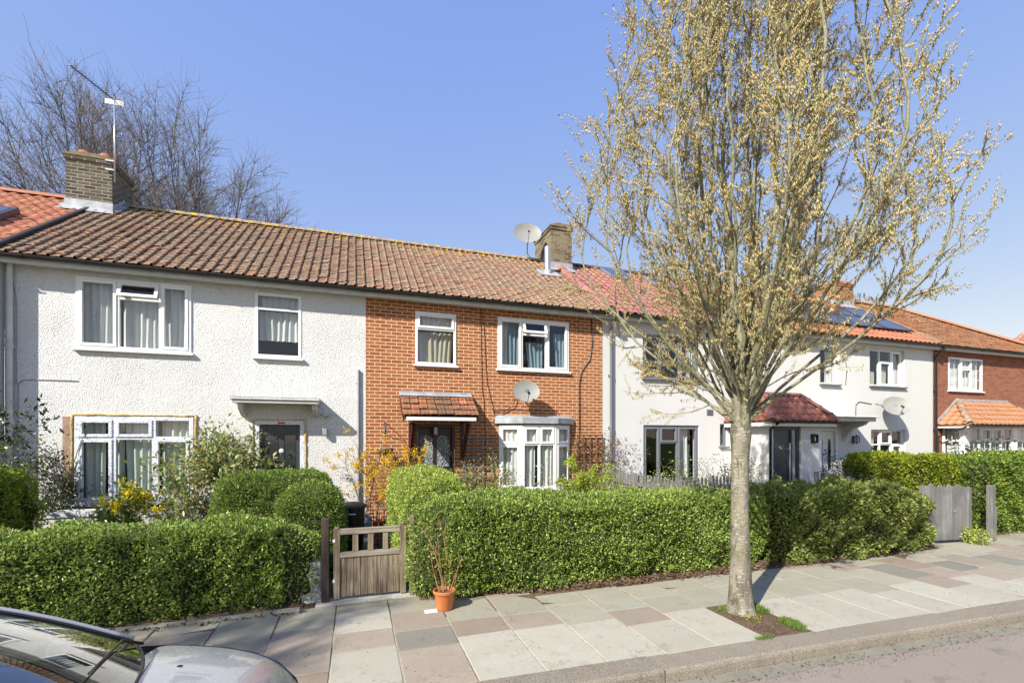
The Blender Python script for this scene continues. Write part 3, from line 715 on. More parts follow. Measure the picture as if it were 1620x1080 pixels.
# paving bed and slabs
g = MB(); n_ = 20
for i in range(n_):
    a, b = -12+42*i/n_, -12+42*(i+1)/n_
    g.quad((a, ky(a)-.004, -.006), (b, ky(b)-.004, -.006), (b, 6.5, -.006), (a, 6.5, -.006))
kind(g.build('paving_bed', M['joint']), 'structure')
pv = MB(); PM = ['slab_l', 'slab_m', 'slab_p', 'slab_b', 'slab_g']; cw = .615
def edge_top(X):    # where the paving ends below the hedges
    if X < -.4: return 6.2
    if X < .75: return 6.28
    if X < 2.2: return 5.95
    if X < 10.3: return 5.72
    return 6.4
known = {  # column: list of (length, kind) from the kerb upwards
 -4: [(.62,2),(.6,3),(.62,2),(.5,1)], -3: [(.85,3),(.5,2),(.5,2),(.6,1)],
 -2: [(.55,3),(.45,2),(.45,2),(.9,1)], -1: [(.55,3),(.5,2),(.55,2),(.75,1)],
 0: [(.92,0),(.46,2),(.62,0),(.5,1)], 1: [(.80,2),(.46,4),(.56,2),(.5,1)],
 2: [(.95,0),(.42,3),(.62,1)], 3: [(.95,0),(.42,2),(.62,1)], 4: [(.90,0),(.60,1),(.6,1)],
 5: [(.70,0),(.45,2),(.62,1),(.3,1)], 6: [(.92,0),(.50,1),(.5,1)], 7: [(0,9),(.92,9),(.62,1),(.4,1)],
 8: [(.92,0),(.62,1),(.5,1)], 9: [(.90,0),(.5,1),(.6,1)], 10: [(.92,0),(.62,1),(.5,1)], 11: [(.72,0),(.6,1),(.6,1)],
 12: [(.92,0),(.7,1),(.5,2)], 13: [(.6,0),(.45,2),(.7,4),(.5,1)], 14: [(.92,0),(.45,2),(.62,3)], 15: [(.6,0),(.5,2),(.5,4),(.5,1)]}
for k in range(-19, 46):
    xa = -.205+cw*k; xb = xa+cw
    y = ky((xa+xb)/2)+.0
    rows = known.get(k) or [(rk.choice([.92, .9, .62, .6]), rk.choice([0, 0, 1] if k > 0 else [2, 3, 1])), (rk.choice([.45, .62, .6]), rk.choice([1, 2, 1, 3])), (rk.choice([.45, .62]), rk.choice([1, 2, 4, 2])), (.62, rk.choice([1, 2]))]
    et = edge_top((xa+xb)/2); q = 0
    while y < et-.05:
        l, t = rows[q] if q < len(rows) else (rk.choice([.45, .62]), rk.choice([1, 1, 2]))
        q += 1
        if t == 9: y += l; continue
        y2 = min(y+l, et); gps = .003
        slope = -.042 if q == 1 else -.02
        ya, yb2 = y-slope*(-cw/2)*1, y+slope*(cw/2)
        z = rk.uniform(-.003, .003); e = .008
        x0_, x1_ = xa+gps+rk.uniform(0, .006), xb-gps-rk.uniform(0, .006); d1 = rk.uniform(-.004, .004)
        a_ = [(x0_, (ya if q == 1 else y)+gps), (x1_, (yb2 if q == 1 else y)+gps), (x1_, y2-gps+d1), (x0_, y2-gps-d1)]
        tx, ty = rk.uniform(-.003, .003), rk.uniform(-.003, .003)
        zt = [z-tx-ty, z+tx-ty, z+tx+ty, z-tx+ty]; cxm = (x0_+x1_)/2; cym = (a_[0][1]+a_[2][1])/2
        inn = [(p[0]+(e if p[0] < cxm else -e)*.6, p[1]+(e if p[1] < cym else -e)*.6) for p in a_]
        pv.cur = t
        vs = [(p[0], p[1], -.02) for p in a_]+[(p[0], p[1], zz-.005) for p, zz in zip(a_, zt)]+[(p[0], p[1], zz) for p, zz in zip(inn, zt)]
        pv.add(vs, [(0,1,5,4),(1,2,6,5),(2,3,7,6),(3,0,4,7),(4,5,9,8),(5,6,10,9),(6,7,11,10),(7,4,8,11),(8,9,10,11)])
        y = y2
kind(pv.build('pavement', [M[m] for m in PM]), 'structure')
# tree pit soil, strips of soil under the hedges
g = MB(); g.quad((4.105, 3.735, -.002), (4.71, 3.715, -.002), (4.71, 4.66, -.001), (4.105, 4.66, -.001)); kind(g.build('tree_pit_soil', M['soil']), 'structure')
rg = np.random.default_rng(11)
def lumpy_strip(name, pts_lo, pts_hi, zc, mat, nx=90, ny=8, amp=.012):
    V = []; xs = np.linspace(0, 1, nx+1)
    lo = np.array(pts_lo); hi = np.array(pts_hi)
    for s in xs:
        a = np.array([np.interp(s, np.linspace(0, 1, len(lo)), lo[:, i]) for i in (0, 1)]); b = np.array([np.interp(s, np.linspace(0, 1, len(hi)), hi[:, i]) for i in (0, 1)])
        for j in range(ny+1):
            t = j/ny; p = a+(b-a)*t; V.append((p[0], p[1], -.002+zc*math.sin(min(1, t*1.6)*math.pi/2)+rg.normal(0, amp)*(t > 0)))
    Fq = [(i*(ny+1)+j, (i+1)*(ny+1)+j, (i+1)*(ny+1)+j+1, i*(ny+1)+j+1) for i in range(nx) for j in range(ny)]
    return kind(nmesh(name, V, Fq, mat, smooth=True), 'structure')
lumpy_strip('soil_strip', [(.8,6.04),(2.,5.9),(3.2,5.78),(5,5.70),(7,5.68),(9,5.62),(10.5,5.7)], [(.8,6.5),(10.5,6.5)], .05, M['soil'])
lumpy_strip('soil_strip', [(-8,6.12),(-4,6.12),(-1.6,6.16),(-.6,6.22)], [(-8,6.8),(-.6,6.8)], .04, M['soil'])
lumpy_strip('soil_strip', [(12.3,6.0),(16,6.1),(22,6.1)], [(12.3,6.8),(22,6.8)], .04, M['soil'])
g = MB(); x = -8.
while x < -.7:
    l = rk.uniform(.5, .9); g.box(x, min(x+l, -.6)-.01, 6.06+rk.uniform(-.01, .01), 6.17+rk.uniform(-.01, .01), -.02, .035+rk.uniform(-.01, .01)); x += l
kind(g.build('garden_edging', M['slab_m'], bevel=.012), 'structure')
g = MB(); g.box(-.45, .78, 6.2, 6.46, -.02, .018); kind(g.build('gate_threshold', M['concrete'], bevel=.01), 'structure')
g = MB(); g.quad((-.22, 6.5, .012), (.75, 6.5, .012), (.6, 10.2, .012), (-.4, 10.2, .012)); g.quad((.6,8.9,.013),(2.4,8.9,.013),(2.4,10.2,.013),(.6,10.2,.013)); kind(g.build('garden_path', M['path']), 'structure')
g = MB(); g.quad((10.45, 6.0, .004), (12.3, 6.0, .004), (12.2, 9.5, .004), (10.4, 9.5, .004)); kind(g.build('garden_path', M['slab_m']), 'structure')
# leaf litter, gravel, grass
def litter(name, n, sampler, z, mt, leaf, up=.25):
    P = sampler(n); P = np.column_stack([P, z+rg.uniform(0, .02, n)]); D = np.column_stack([rg.normal(size=n), rg.normal(size=n), rg.uniform(-.1, up, n)])
    L = leaf*rg.uniform(.5, 1.4, n); V, Fq = leaf_geo(P, D, L, L*.6, rg); return kind(nmesh(name, V, Fq, M[mt]), 'stuff')
def sam(xa, xb, yf, wd): 
    def f(n):
        x = rg.uniform(xa, xb, n); return np.column_stack([x, np.array([yf(v) for v in x])+wd*rg.beta(2, 3, n)])
    return f
fl = lambda X: float(np.interp(X, [.8, 2, 3.2, 5, 7, 9, 10.5], [5.98, 5.82, 5.68, 5.6, 5.6, 5.56, 5.66]))
litter('fallen_leaves', 3800, sam(.85, 10.4, fl, .5), .03, 'deadleaf', .045)
litter('fallen_leaves', 900, sam(-7, -.6, lambda X: 5.98, .35), .012, 'deadleaf', .04)
litter('fallen_leaves', 250, sam(-6, 12, lambda X: ky(X)+.1, 1.9), .003, 'deadleaf', .014)
litter('fallen_leaves', 350, sam(12.3, 20, lambda X: 5.9, .4), .03, 'deadleaf', .04)
litter('gravel', 2600, sam(-1, 12, lambda X: ky(X)-.62, .34), -.112, 'deadleaf', .012)
litter('fallen_leaves', 260, sam(-1, 12, lambda X: ky(X)-.5, .2), -.11, 'deadleaf', .03)
litter('gravel', 900, lambda n: np.column_stack([rg.uniform(4.14, 4.68, n), rg.uniform(3.75, 4.4, n)]), .0, 'deadleaf', .014)
def grass(n, sampler, h, name='grass', base=.0):
    P = np.column_stack([sampler(n), np.full(n, base)]); D = np.column_stack([rg.normal(0, .35, n), rg.normal(0, .35, n), np.ones(n)])
    L = h*rg.uniform(.5, 1.3, n); V, Fq = leaf_geo(P, D, L, L*.10+.002, rg); return kind(nmesh(name, V, Fq, M['grass']), 'stuff')
def blob(cx, cy, sx, sy): return lambda n: np.column_stack([rg.normal(cx, sx, n), rg.normal(cy, sy, n)])
def seg(xa, ya, xb, yb, sx): 
    def f(n):
        t = rg.uniform(0, 1, n); return np.column_stack([xa+(xb-xa)*t+rg.normal(0, sx, n), ya+(yb-ya)*t+rg.normal(0, sx, n)])
    return f
grass(1500, seg(4.64, 4.28, 4.66, 4.62, .028), .06); grass(1200, seg(4.62, 3.80, 4.66, 4.02, .035), .055); grass(200, blob(4.25, 4.5, .05, .04), .05); grass(160, seg(3.95, 3.74, 4.15, 3.74, .015), .04)
grass(350, seg(-.2, 6.15, .6, 6.18, .04), .025); grass(900, seg(-7, 6.03, -.6, 6.12, .04), .03); grass(500, seg(12.4, 6.0, 16, 6.0, .08), .04)
# weeds in the joints and against the kerb
grass(260, seg(-1, ky(-1)-.3, 9, ky(9)-.3, .012), .03, base=-.11)

# ================================================================ houses
D0 = 10.22; EY, EZ, RY, RZ = 9.98, 5.16, 13.5, 7.58
SL = math.hypot(RY-EY, RZ-EZ); ES = ((0), (RY-EY)/SL, (RZ-EZ)/SL)
def roof_z(Y): return EZ+(Y-EY)*(RZ-EZ)/(RY-EY)
def roof_at(u, v):   # the point of the front slope seen at a pixel
    lo, hi = EY, RY+2
    for _ in range(50):
        m = (lo+hi)/2
        vv = HZ-(roof_z(m)-H)*F/(wx(u, m)*cs+m*cc)
        if vv > v: lo = m
        else: hi = m
    return wx(u, m), m, roof_z(m)
def shell(h, x0, x1, wallmat, ops, y=D0, left=False, right=False):
    mb = MB(); wall_open(mb, x0+.002, x1-.002, -.1, 5.06, y, y+.24, ops); mb.build('front_wall', M[wallmat], h)
    mb = MB(); mb.box(x0+.002, x0+.06, y+.243, 16.8, -.1, 5.05); mb.box(x1-.06, x1-.002, y+.243, 16.8, -.1, 5.05); mb.box(x0+.062, x1-.062, 16.6, 16.8, -.1, 5.05)
    mb.build('side_wall', M['interior'], h)
    mb = MB(); mb.box(x0+.07, x1-.07, y+.25, 16.58, .1, .14); mb.box(x0+.07, x1-.07, y+.25, 16.58, 2.62, 2.8); mb.box(x0+.07, x1-.07, y+.25, 16.58, 4.99, 5.02); mb.box(x0+.07, x1-.07, 13.4, 13.5, .15, 2.6); mb.box(x0+.07, x1-.07, 13.4, 13.5, 2.81, 4.98)
    mb.build('inner_floor', M['floor_i'], h)
def deck(h, x0, x1, mat, hipr=None):
    mb = MB(); t = .05; a, b = x0+.001, x1-.001
    xr = hipr if hipr else b
    mb.add([(a, EY+.03, EZ-t+.01), (b, EY+.03, EZ-t+.01), (xr, RY, RZ-t), (a, RY, RZ-t), (a, 2*RY-EY, EZ-t), (b, 2*RY-EY, EZ-t)], [(0,1,2,3),(3,2,5,4)]+([(1,5,2)] if hipr else []))
    d = mb.build('roof', mat, h); return d
def eaves(h, x0, x1, gm='gutter', soff='plaster'):
    mb = MB(); mb.box(x0+.002, x1-.002, EY+.045, D0+.02, 5.03, 5.065); mb.box(x0+.002, x1-.002, EY+.02, EY+.042, 5.0, 5.135); mb.build('fascia', M[soff], h)
    g = MB(); gutter(g, x0, x1-.001, EY-.045, EZ-.035); g.build('gutter', M[gm], h)
def downpipe(h, x, y, ztop, zbot, mat, r=.034, swan=True, n=10):
    g = MB(); pts = [(x, EY-.045, ztop), (x, EY-.03, ztop-.1), (x, y-.06, ztop-.3), (x, y-.06, zbot)] if swan else [(x, y-.06, ztop), (x, y-.06, zbot)]
    g.tube(pts, r, n)
    for z in (1.0, 2.3, 3.6): 
        if zbot < z < ztop-.3: g.tube([(x, y-.06, z), (x, y-.06, z+.07)], r+.008, n); g.box(x-.055, x+.055, y-.02, y-.003, z+.01, z+.06)
    return g.build('downpipe', M[mat], h, smooth=True, angle=40)
def chimney(h, x0, x1, y0, y1, ztop, mat, pots, crown='concrete'):
    zb = roof_z(y0)-.15; m = MB(); m.box(x0, x1, y0, y1, zb-.6, ztop-.16); m.box(x0-.025, x1+.025, y0-.025, y1+.025, ztop-.158, ztop-.08)
    c = m.build('chimney', M[mat], h)
    m = MB(); m.box(x0-.045, x1+.045, y0-.045, y1+.045, ztop-.078, ztop-.03); m.prism([(x0-.02, ztop-.029), (x1+.02, ztop-.029), (x1-.12, ztop+.05), (x0+.12, ztop+.05)], 1, y0+.02, y1-.02); m.build('crown', M[crown], c, bevel=.008)
    for px, py, r, hh in pots:
        m = MB(); m.lathe([(r*1.05, -.03), (r*1.05, hh*.5), (r*1.18, hh*.55), (r*1.18, hh), (r*.85, hh), (r*.8, 0)], (px, py, ztop+.04), 20); m.build('pot', M['clay'], c, smooth=True, angle=40)
    m = MB(); e = .018; zf = roof_z(y0)
    m.add([(x0-e-.09, y0-.22, roof_z(y0-.22)+.055), (x1+e+.09, y0-.22, roof_z(y0-.22)+.055), (x1+e, y0-e, zf+.06), (x0-e, y0-e, zf+.06), (x1+e, y0-e, zf+.22), (x0-e, y0-e, zf+.22)], [(0,1,2,3),(3,2,4,5)])
    for s, xx in ((-1, x0-e), (1, x1+e)):
        k = 6; ya, yb = y0-e, min(y1+.02, RY-.02)
        for i in range(k):
            p, q = ya+(yb-ya)*i/k, ya+(yb-ya)*(i+1)/k; zz = roof_z(p)+.24-.02*i%.05
            m.quad((xx, p, roof_z(p)-.02), (xx, q, roof_z(q)-.02), (xx, q, roof_z(q)+.17), (xx, p, zz-.02))
            m.quad((xx, p, roof_z(p)+.06), (xx, q, roof_z(q)+.06), (xx+s*.12, q, roof_z(q)+.058), (xx+s*.12, p, roof_z(p)+.058))
    m.build('flashing', M['lead'], c); return c
def dishant(label, pos, ry, dia, arm, tilt=.35):
    """offset satellite dish; local +Y is the way it looks"""
    o = thing('satellite_dish', label, 'satellite dish', pos, ry, 'satellite dishes on the houses')
    r = dia/2; V = []; n = 28; k = 6
    for i in range(k+1):
        rr = r*i/k
        for j in range(n):
            t = 2*math.pi*j/n; V.append((rr*1.06*math.cos(t), -.22*r*(1-(i/k)**2), rr*.9*math.sin(t)))
    Vb = [(x*1.0, y-.006, z) for x, y, z in V]
    fs = [(i*n+j, i*n+(j+1) % n, (i+1)*n+(j+1) % n, (i+1)*n+j) for i in range(k) for j in range(n)]; m = MB(); ct, st_ = math.cos(tilt), math.sin(tilt)
    rot = lambda p: (p[0], p[1]*ct-p[2]*st_, p[1]*st_+p[2]*ct)
    m.add([rot(p) for p in V], fs); m.add([rot(p) for p in Vb], [f[::-1] for f in fs])
    b = k*n; m.add([rot(V[b+j]) for j in range(n)]+[rot(Vb[b+j]) for j in range(n)], [(j, (j+1) % n, n+(j+1) % n, n+j) for j in range(n)])
    m.build('reflector', M['dish'], o, local=True, smooth=True, angle=50)
    m = MB(); lp = rot((0, .62*r*1.25, -.55*r)); bp = rot((0, -.03, -.98*r))
    m.tube([rot((0, -.26*r, -.3*r)), bp, lp], .012, 6); m.build('feed_arm', M['steel'], o, local=True)
    m = MB(); m.tube([lp, (lp[0], lp[1]-.10, lp[2]+.045)], .028, 10); m.tube([lp, (lp[0], lp[1]+.012, lp[2]-.005)], .022, 10); m.build('receiver', M['black'], o, local=True)
    m = MB(); m.tube([rot((0, -.22*r, 0))]+arm, .019, 8); m.box(-.05, .05, -.27*r-.05, -.2*r, -.06, .06); m.build('bracket', M['steel'], o, local=True)
    return o

# ---- house at the far left, mostly out of the frame
h0 = thing('terraced_house', 'orange tiled terraced house only its right edge showing, left of the roughcast white house', 'house', (-8.6, 10, 0), group='houses of the terrace')
mb = MB(); wall_open(mb, -11.6, -5.60, -.1, 5.06, 9.93, 10.215, []); mb.build('front_wall', M['render2'], h0)
dk = deck(h0, -11.6, -5.62, M['tile_or'])
tiles('roof_tiles', M['tile_or'], dk, (-11.6, EY, EZ), (1,0,0), ES, 5.96, SL, .23, .30, 'pantile', seed=5)
m = MB(); halfround(m, (-11.6, RY, RZ-.01), (-5.98, RY, RZ-.01), .12); m.build('ridge_tile', M['tile_or'], dk)
m = MB(); m.bar((-5.635, EY-.02, EZ+.03), (-5.635, RY-.6, roof_z(RY-.6)+.03), .06, .09); m.build('verge', M['gutter'], dk)
m = MB(); m.box(-11.6, -5.66, EY-.02, EY+.02, 5.0, 5.135); m.build('fascia', M['plaster'], h0)
g = MB(); gutter(g, -11.6, -5.622, EY-.085, EZ-.035); g.build('gutter', M['gutter'], h0)
sx, sy, sz = roof_at(8, 347)
m = MB(); e1 = Vector((1, 0, 0)); e2 = Vector(ES); nn = e1.cross(e2)
def slab_on_roof(m, x, y, w_, l_, t0, t1):
    o_ = Vector((x, y, roof_z(y))); P = [o_+e1*a+e2*b+nn*c for c in (t0, t1) for a, b in ((0,0),(w_,0),(w_,l_),(0,l_))]
    m.add([tuple(p) for p in P], [(0,3,2,1),(4,5,6,7),(0,1,5,4),(1,2,6,5),(2,3,7,6),(3,0,4,7)])
slab_on_roof(m, sx-.85, sy-.45, .95, .9, .03, .16)
m.build('roof_window', M['grey_d'], dk, bevel=.01)
m = MB(); slab_on_roof(m, sx-.78, sy-.38, .81, .75, .161, .165); 
M['skyglass'] = plain('roof_glass', (.05, .07, .10), .05, .8, var=.05); m.build('roof_pane', M['skyglass'], dk)

# ---- house 1: white roughcast
h1 = thing('terraced_house', 'white roughcast terraced house with weathered brown roof and dark front door', 'house', (-2.7, 10, 0), group='houses of the terrace')
A = (-4.63, -2.89, 3.67, 4.94); B = (-1.83, -1.0, 3.67, 4.93); Cw = (-4.65, -2.86, .92, 2.47); Dr = (-1.83, -.95, .12, 2.42)
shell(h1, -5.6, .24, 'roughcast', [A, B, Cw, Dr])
window(h1, *A, D0, [(-4.02, []), (-3.38, [4.60]), (-2.89, [])], curt=[('cur_grey', [(-4.6, -4.05, 3.72, 4.9), (-4.0, -3.4, 3.72, 4.6), (-3.36, -2.92, 3.72, 4.9)])], sash={(0,0),(2,0)}, hop=(1,1), inner=-.01)
window(h1, *B, D0, [(-1.0, [4.62])], curt=[('cur_white', [(-1.78, -1.05, 4.66, 4.9)]), ('cur_grey', [(-1.78, -1.05, 4.02, 4.6)])], inner=.0)
wc = window(h1, *Cw, D0, [(-4.08, [2.08]), (-3.48, [2.08]), (-2.86, [2.08])], fm=M['film'], curt=[('cur_green', [(-4.56, -4.26, .97, 2.45), (-4.22, -3.98, .97, 2.45), (-3.96, -3.46, .97, 2.45, 0, .10), (-3.40, -2.92, .97, 2.45)])], sash={(0,0),(1,1),(2,0),(0,1)}, fw=.07, inner=-.005, sillmat=M['lead'])
m = MB()
def foamline(m, p, q, w_, n=26):
    p = Vector(p); q = Vector(q); pts = [tuple(p+(q-p)*i/n+Vector((rnd.uniform(-1, 1)*w_*.25, 0, rnd.uniform(-1, 1)*w_*.25))) for i in range(n+1)]
    m.tube(pts, [w_*rnd.uniform(.45, 1.1) for _ in range(n+1)], 6)
foamline(m, (Cw[0]-.03, D0-.01, Cw[3]+.025), (Cw[1]+.06, D0-.01, Cw[3]+.025), .026); foamline(m, (Cw[1]+.045, D0-.01, Cw[2]), (Cw[1]+.045, D0-.01, Cw[3]+.02), .03); foamline(m, (Cw[0]-.035, D0-.01, 1.3), (Cw[0]-.035, D0-.01, Cw[3]), .022)
foamline(m, (Dr[1]+.03, D0-.01, .5), (Dr[1]+.03, D0-.01, Dr[3]), .026); foamline(m, (Dr[0]-.03, D0-.01, .9), (Dr[0]-.03, D0-.01, Dr[3]), .02); foamline(m, (Dr[0]-.02, D0-.01, Dr[3]+.02), (Dr[1]+.02, D0-.01, Dr[3]+.02), .012)
m.build('sealant', M['foam'], h1, smooth=True)
M['bareplaster'] = plain('bare_plaster', (.36, .26, .18), .95, .1, var=.25, vs=8, bump=.8, bs=40, bd=.01)
m = MB(); m.box(Cw[0]-.17, Cw[0]-.004, D0-.006, D0+.01, .95, 2.46); m.box(Cw[0]+.1, Cw[1], D0-.0055, D0+.01, .72, .87); m.build('bare_render', M['bareplaster'], h1)
# door of house 1
def box_door(h, d, Y, frame, panel, fw=.075, ins=.07):
    x0, x1, z0, z1 = d; m = MB(); m.box(x0, x0+fw, Y-.005, Y+.09, z0, z1); m.box(x1-fw, x1, Y-.005, Y+.09, z0, z1); m.box(x0+fw, x1-fw, Y-.005, Y+.09, z1-fw, z1)
    fr = m.build('door_frame', frame, h, bevel=.004)
    m = MB(); m.box(x0+fw+.003, x1-fw-.003, Y+ins, Y+ins+.05, z0+.02, z1-fw-.004); return fr, m, (x0+fw, x1-fw, z0, z1-fw, Y+ins)
fr, m, (a, b, c, d, y) = box_door(h1, Dr, D0, M['film'], None)
wdt = b-a
for s0, s1 in ((.0, .16), (.46, .60), (.9, 1.)): m.box(a+wdt*s0+.004, a+wdt*s1-.004, y-.012, y-.0005, c+.03, d-.02)
m.box(a+wdt*.16, a+wdt*.9, y-.011, y-.0006, d-.2, d-.03)
dr = m.build('door', M['grey_d'], h1, bevel=.003)
m = MB(); m.quad((a+wdt*.17, y-.006, .55), (a+wdt*.45, y-.006, .55), (a+wdt*.45, y-.006, d-.21), (a+wdt*.17, y-.006, d-.21)); m.quad((a+wdt*.61, y-.006, .55), (a+wdt*.88, y-.006, .55), (a+wdt*.88, y-.006, d-.21), (a+wdt*.61, y-.006, d-.21))
M['doorglass'] = plain('dark_door_glass', (.03, .035, .035), .04, .8); m.build('door_pane', M['doorglass'], dr)
m = MB(); m.lathe([(.001, 0), (.045, 0), (.05, .01), (.03, .018), (.001, .018)], (0, 0, 0), 16)
m.v = [(a+wdt*.53+p[0], y-.012-p[2], 1.82+p[1]) for p in m.v]; m.build('door_knocker', M['metal_w'], dr, smooth=True)
m = MB(); m.box(-1.43, -1.30, D0-.009, D0-.0055, 2.36, 2.40); m.build('sticker', plain('red_label', (.6, .05, .03), .5), fr)
# canopy
m = MB(); m.box(-2.14, -.66, D0-.44, D0-.003, 2.74, 2.80); m.box(-2.17, -.63, D0-.47, D0-.003, 2.802, 2.835)
cn = m.build('door_canopy', M['plaster'], h1, bevel=.008)
m = MB(); m.box(-2.17, -.63, D0-.46, D0-.003, 2.8365, 2.852); m.build('roof_felt', plain('grey_felt', (.25, .25, .24), .9, var=.3, vs=12, bump=1, bs=30, bd=.01), cn)
for xx in (-2.06, -.78):
    m = MB(); m.prism([(D0-.38, 2.739), (D0-.003, 2.739), (D0-.003, 2.50), (D0-.06, 2.50), (D0-.34, 2.64)], 0, xx, xx+.085); m.build('bracket', M['plaster'], cn, bevel=.006)
m = MB(); m.box(-.60, -.46, D0-.10, D0-.003, 2.555, 2.60); m.box(-.585, -.475, D0-.13, D0-.01, 2.52, 2.552); m.build('security_light', M['plaster'], h1, bevel=.006)
m = MB(); m.box(-.60, -.52, D0-.12, D0-.04, 2.14, 2.27); m.tube([(-.56, D0-.08, 2.2), (-.56, D0-.003, 2.16)], .015, 6); m.build('wall_light', M['steel'], h1, bevel=.006)
m = MB(); m.tube([(.09, D0-.03, 3.5), (.09, D0-.035, 0.)], .028, 10); 
for z in (3.2, 2.2, 1.2): m.box(.045, .135, D0-.02, D0-.003, z, z+.03)
m.build('conduit_pipe', plain('grey_pipe', (.30, .31, .34), .6), h1, smooth=True, angle=40)
m = MB(); m.tube([(-5.42, D0-.01, 1.3), (-5.42, D0-.012, 3.0), (-5.36, D0-.012, 3.07), (-5.2, D0-.012, 3.09), (-4.6, D0-.012, 3.09)], .007, 6); m.tube([(-5.5, D0-.01, 4.9), (-5.44, D0-.01, 4.4), (-5.44, D0-.01, 3.)], .006, 6); m.build('cable', plain('grey_cable', (.3, .3, .3), .7), h1)
dk = deck(h1, -5.6, .24, M['tile_old'])
tiles('roof_tiles', M['tile_old'], dk, (-5.6, EY, EZ), (1,0,0), ES, 5.835, SL, .182, .162, 'roman', jit=.004, seed=1, lift=.02)
m = MB(); halfround(m, (-5.15, RY, RZ-.015), (.24, RY, RZ-.015), .115); m.build('ridge_tile', M['ridge'], dk)
eaves(h1, -5.6, .24)
downpipe(h1, -5.50, D0, 5.08, 0, 'plaster', .04, swan=False)
chimney(h1, -6.03, -5.19, 12.9, 13.9, 8.42, 'stock', [(-5.82, 13.3, .13, .17), (-5.42, 13.3, .13, .17)], 'crown')

# ---- house 2: orange brick
h2 = thing('terraced_house', 'orange brick terraced house with tiled porch canopy and shallow bay window', 'house', (3., 10, 0), group='houses of the terrace')
A = (1.26, 2.16, 3.68, 4.83); B = (3.13, 4.93, 3.67, 4.86); Dr = (1.26, 2.14, .12, 2.37); Bay = (3.15, 4.93, .88, 2.40)
shell(h2, .24, 5.86, 'brick', [A, B, Dr, Bay])
window(h2, *A, D0, [(2.16, [4.46])], sash={(0,1)}, curt=[('cur_grey', [(1.32, 2.1, 4.5, 4.8)]), ('cur_cream', [(1.50, 2.12, 3.72, 4.42, 0, -.15)]), ('cur_grey', [(1.3, 1.6, 3.72, 4.42, .05)])], inner=-.005)
window(h2, *B, D0, [(3.72, []), (4.34, [4.50]), (4.93, [])], sash={(0,0),(2,0)}, hop=(1,1), curt=[('cur_grey', [(3.2, 3.42, 3.72, 4.8)]), ('cur_blue', [(3.42, 3.68, 3.72, 4.8), (3.85, 4.28, 3.72, 4.35, 0, .3), (4.58, 4.88, 3.72, 4.6, 0, .35)])], inner=-.005)
# bay: three facets
def facet(p, q):
    dx, dy = q[0]-p[0], q[1]-p[1]; L = math.hypot(dx, dy); ux, uy = dx/L, dy/L
    return L, (lambda x, y, z: (p[0]+ux*x-uy*y, p[1]+uy*x+ux*y, z))
pts = [(3.15, D0-.03), (3.62, D0-.30), (4.46, D0-.30), (4.93, D0-.03)]
for i in range(3):
    L, T = facet(pts[i], pts[i+1]); cols = [(L, [1.93])] if i != 1 else [(L/2, [1.93]), (L, [1.93])]
    window(h2, 0, L, .90, 2.38, 0, cols, T=T, sash={(0,0),(0,1),(1,0),(1,1)} if i != 1 else {(0,1),(1,1)}, sill=0, fw=.06, name='bay_window',
           curt=[('cur_grey', [(.05, L-.05, .94, 2.34, -.06)])] if i != 1 else [('cur_white', [(.06, L*.4, .94, 1.9, -.05), (L*.55, L*.95, .94, 1.9, -.05)]), ('cur_grey', [(.05, L-.05, 1.95, 2.34, -.05)])])
m = MB(); P = [(3.05, D0-.002), (3.05, D0-.07), (3.60, D0-.38), (4.48, D0-.38), (5.03, D0-.07), (5.03, D0-.002)]
m.prism(P, 2, 2.41, 2.535); Q = [(3.07, D0-.002), (3.07, D0-.03), (3.62, D0-.3), (4.46, D0-.3), (5.01, D0-.03), (5.01, D0-.002)]
n = len(P); m.add([(p[0], p[1], 2.536) for p in P]+[(3.1, D0-.002, 2.60), (3.1, D0-.02, 2.60), (3.68, D0-.12, 2.60), (4.4, D0-.12, 2.60), (4.98, D0-.02, 2.60), (4.98, D0-.002, 2.60)], [(i, i+1, n+i+1, n+i) for i in range(n-1)]+[tuple(range(n, 2*n))])
m.build('bay_roof', M['lead'], h2)
m = MB(); m.prism([(3.09, D0-.002), (3.09, D0-.08), (3.60, D0-.39), (4.48, D0-.39), (4.99, D0-.08), (4.99, D0-.002)], 2, .84, .897); m.build('bay_sill', M['pvc'], h2, bevel=.006)
m = MB(); m.prism([(3.15, D0-.002), (3.15, D0-.03), (3.62, D0-.30), (4.46, D0-.30), (4.93, D0-.03), (4.93, D0-.002)], 2, -.1, .838); m.build('bay_wall', M['brick'], h2)
# double arched door
fr, m, (a, b, c, d, y) = box_door(h2, Dr, D0, M['maroon'], None, .07, .1)
mid = (a+b)/2; m.box(mid-.03, mid+.03, y-.02, y-.0006, c+.03, d-.01)
dr = m.build('door', M['maroon'], h2, bevel=.004)
m = MB()
for cx in ((a+mid)/2, (b+mid)/2):
    wd = .145; n = 12; base = [(cx-wd, .75), (cx+wd, .75)]+[(cx+wd*math.cos(math.pi*i/n), 2.0+wd*math.sin(math.pi*i/n)) for i in range(n+1)]
    m.add([(p[0], y-.006, p[1]) for p in base], [tuple(range(len(base)))])
def frost():
    a_ = N('frosted_leaded_glass', .12, .6); v = a_.mapc((1, 1, 1), rot=(0, R(45), 0)); 
    vo = a_.n('ShaderNodeTexVoronoi', {'Vector': v, 'Scale': 26.}, feature='DISTANCE_TO_EDGE').outputs['Distance']
    a_.col(a_.ramp(vo, [(.04, (.42, .46, .48)), (.12, (.04, .06, .065))])); a_.nrm(a_.bump(vo, 1., .02)); return a_.m
m.build('door_pane', frost(), dr)
m = MB(); m.box(mid+.04, mid+.07, y-.05, y-.021, 1.12, 1.25); m.build('handle', M['steel'], dr)
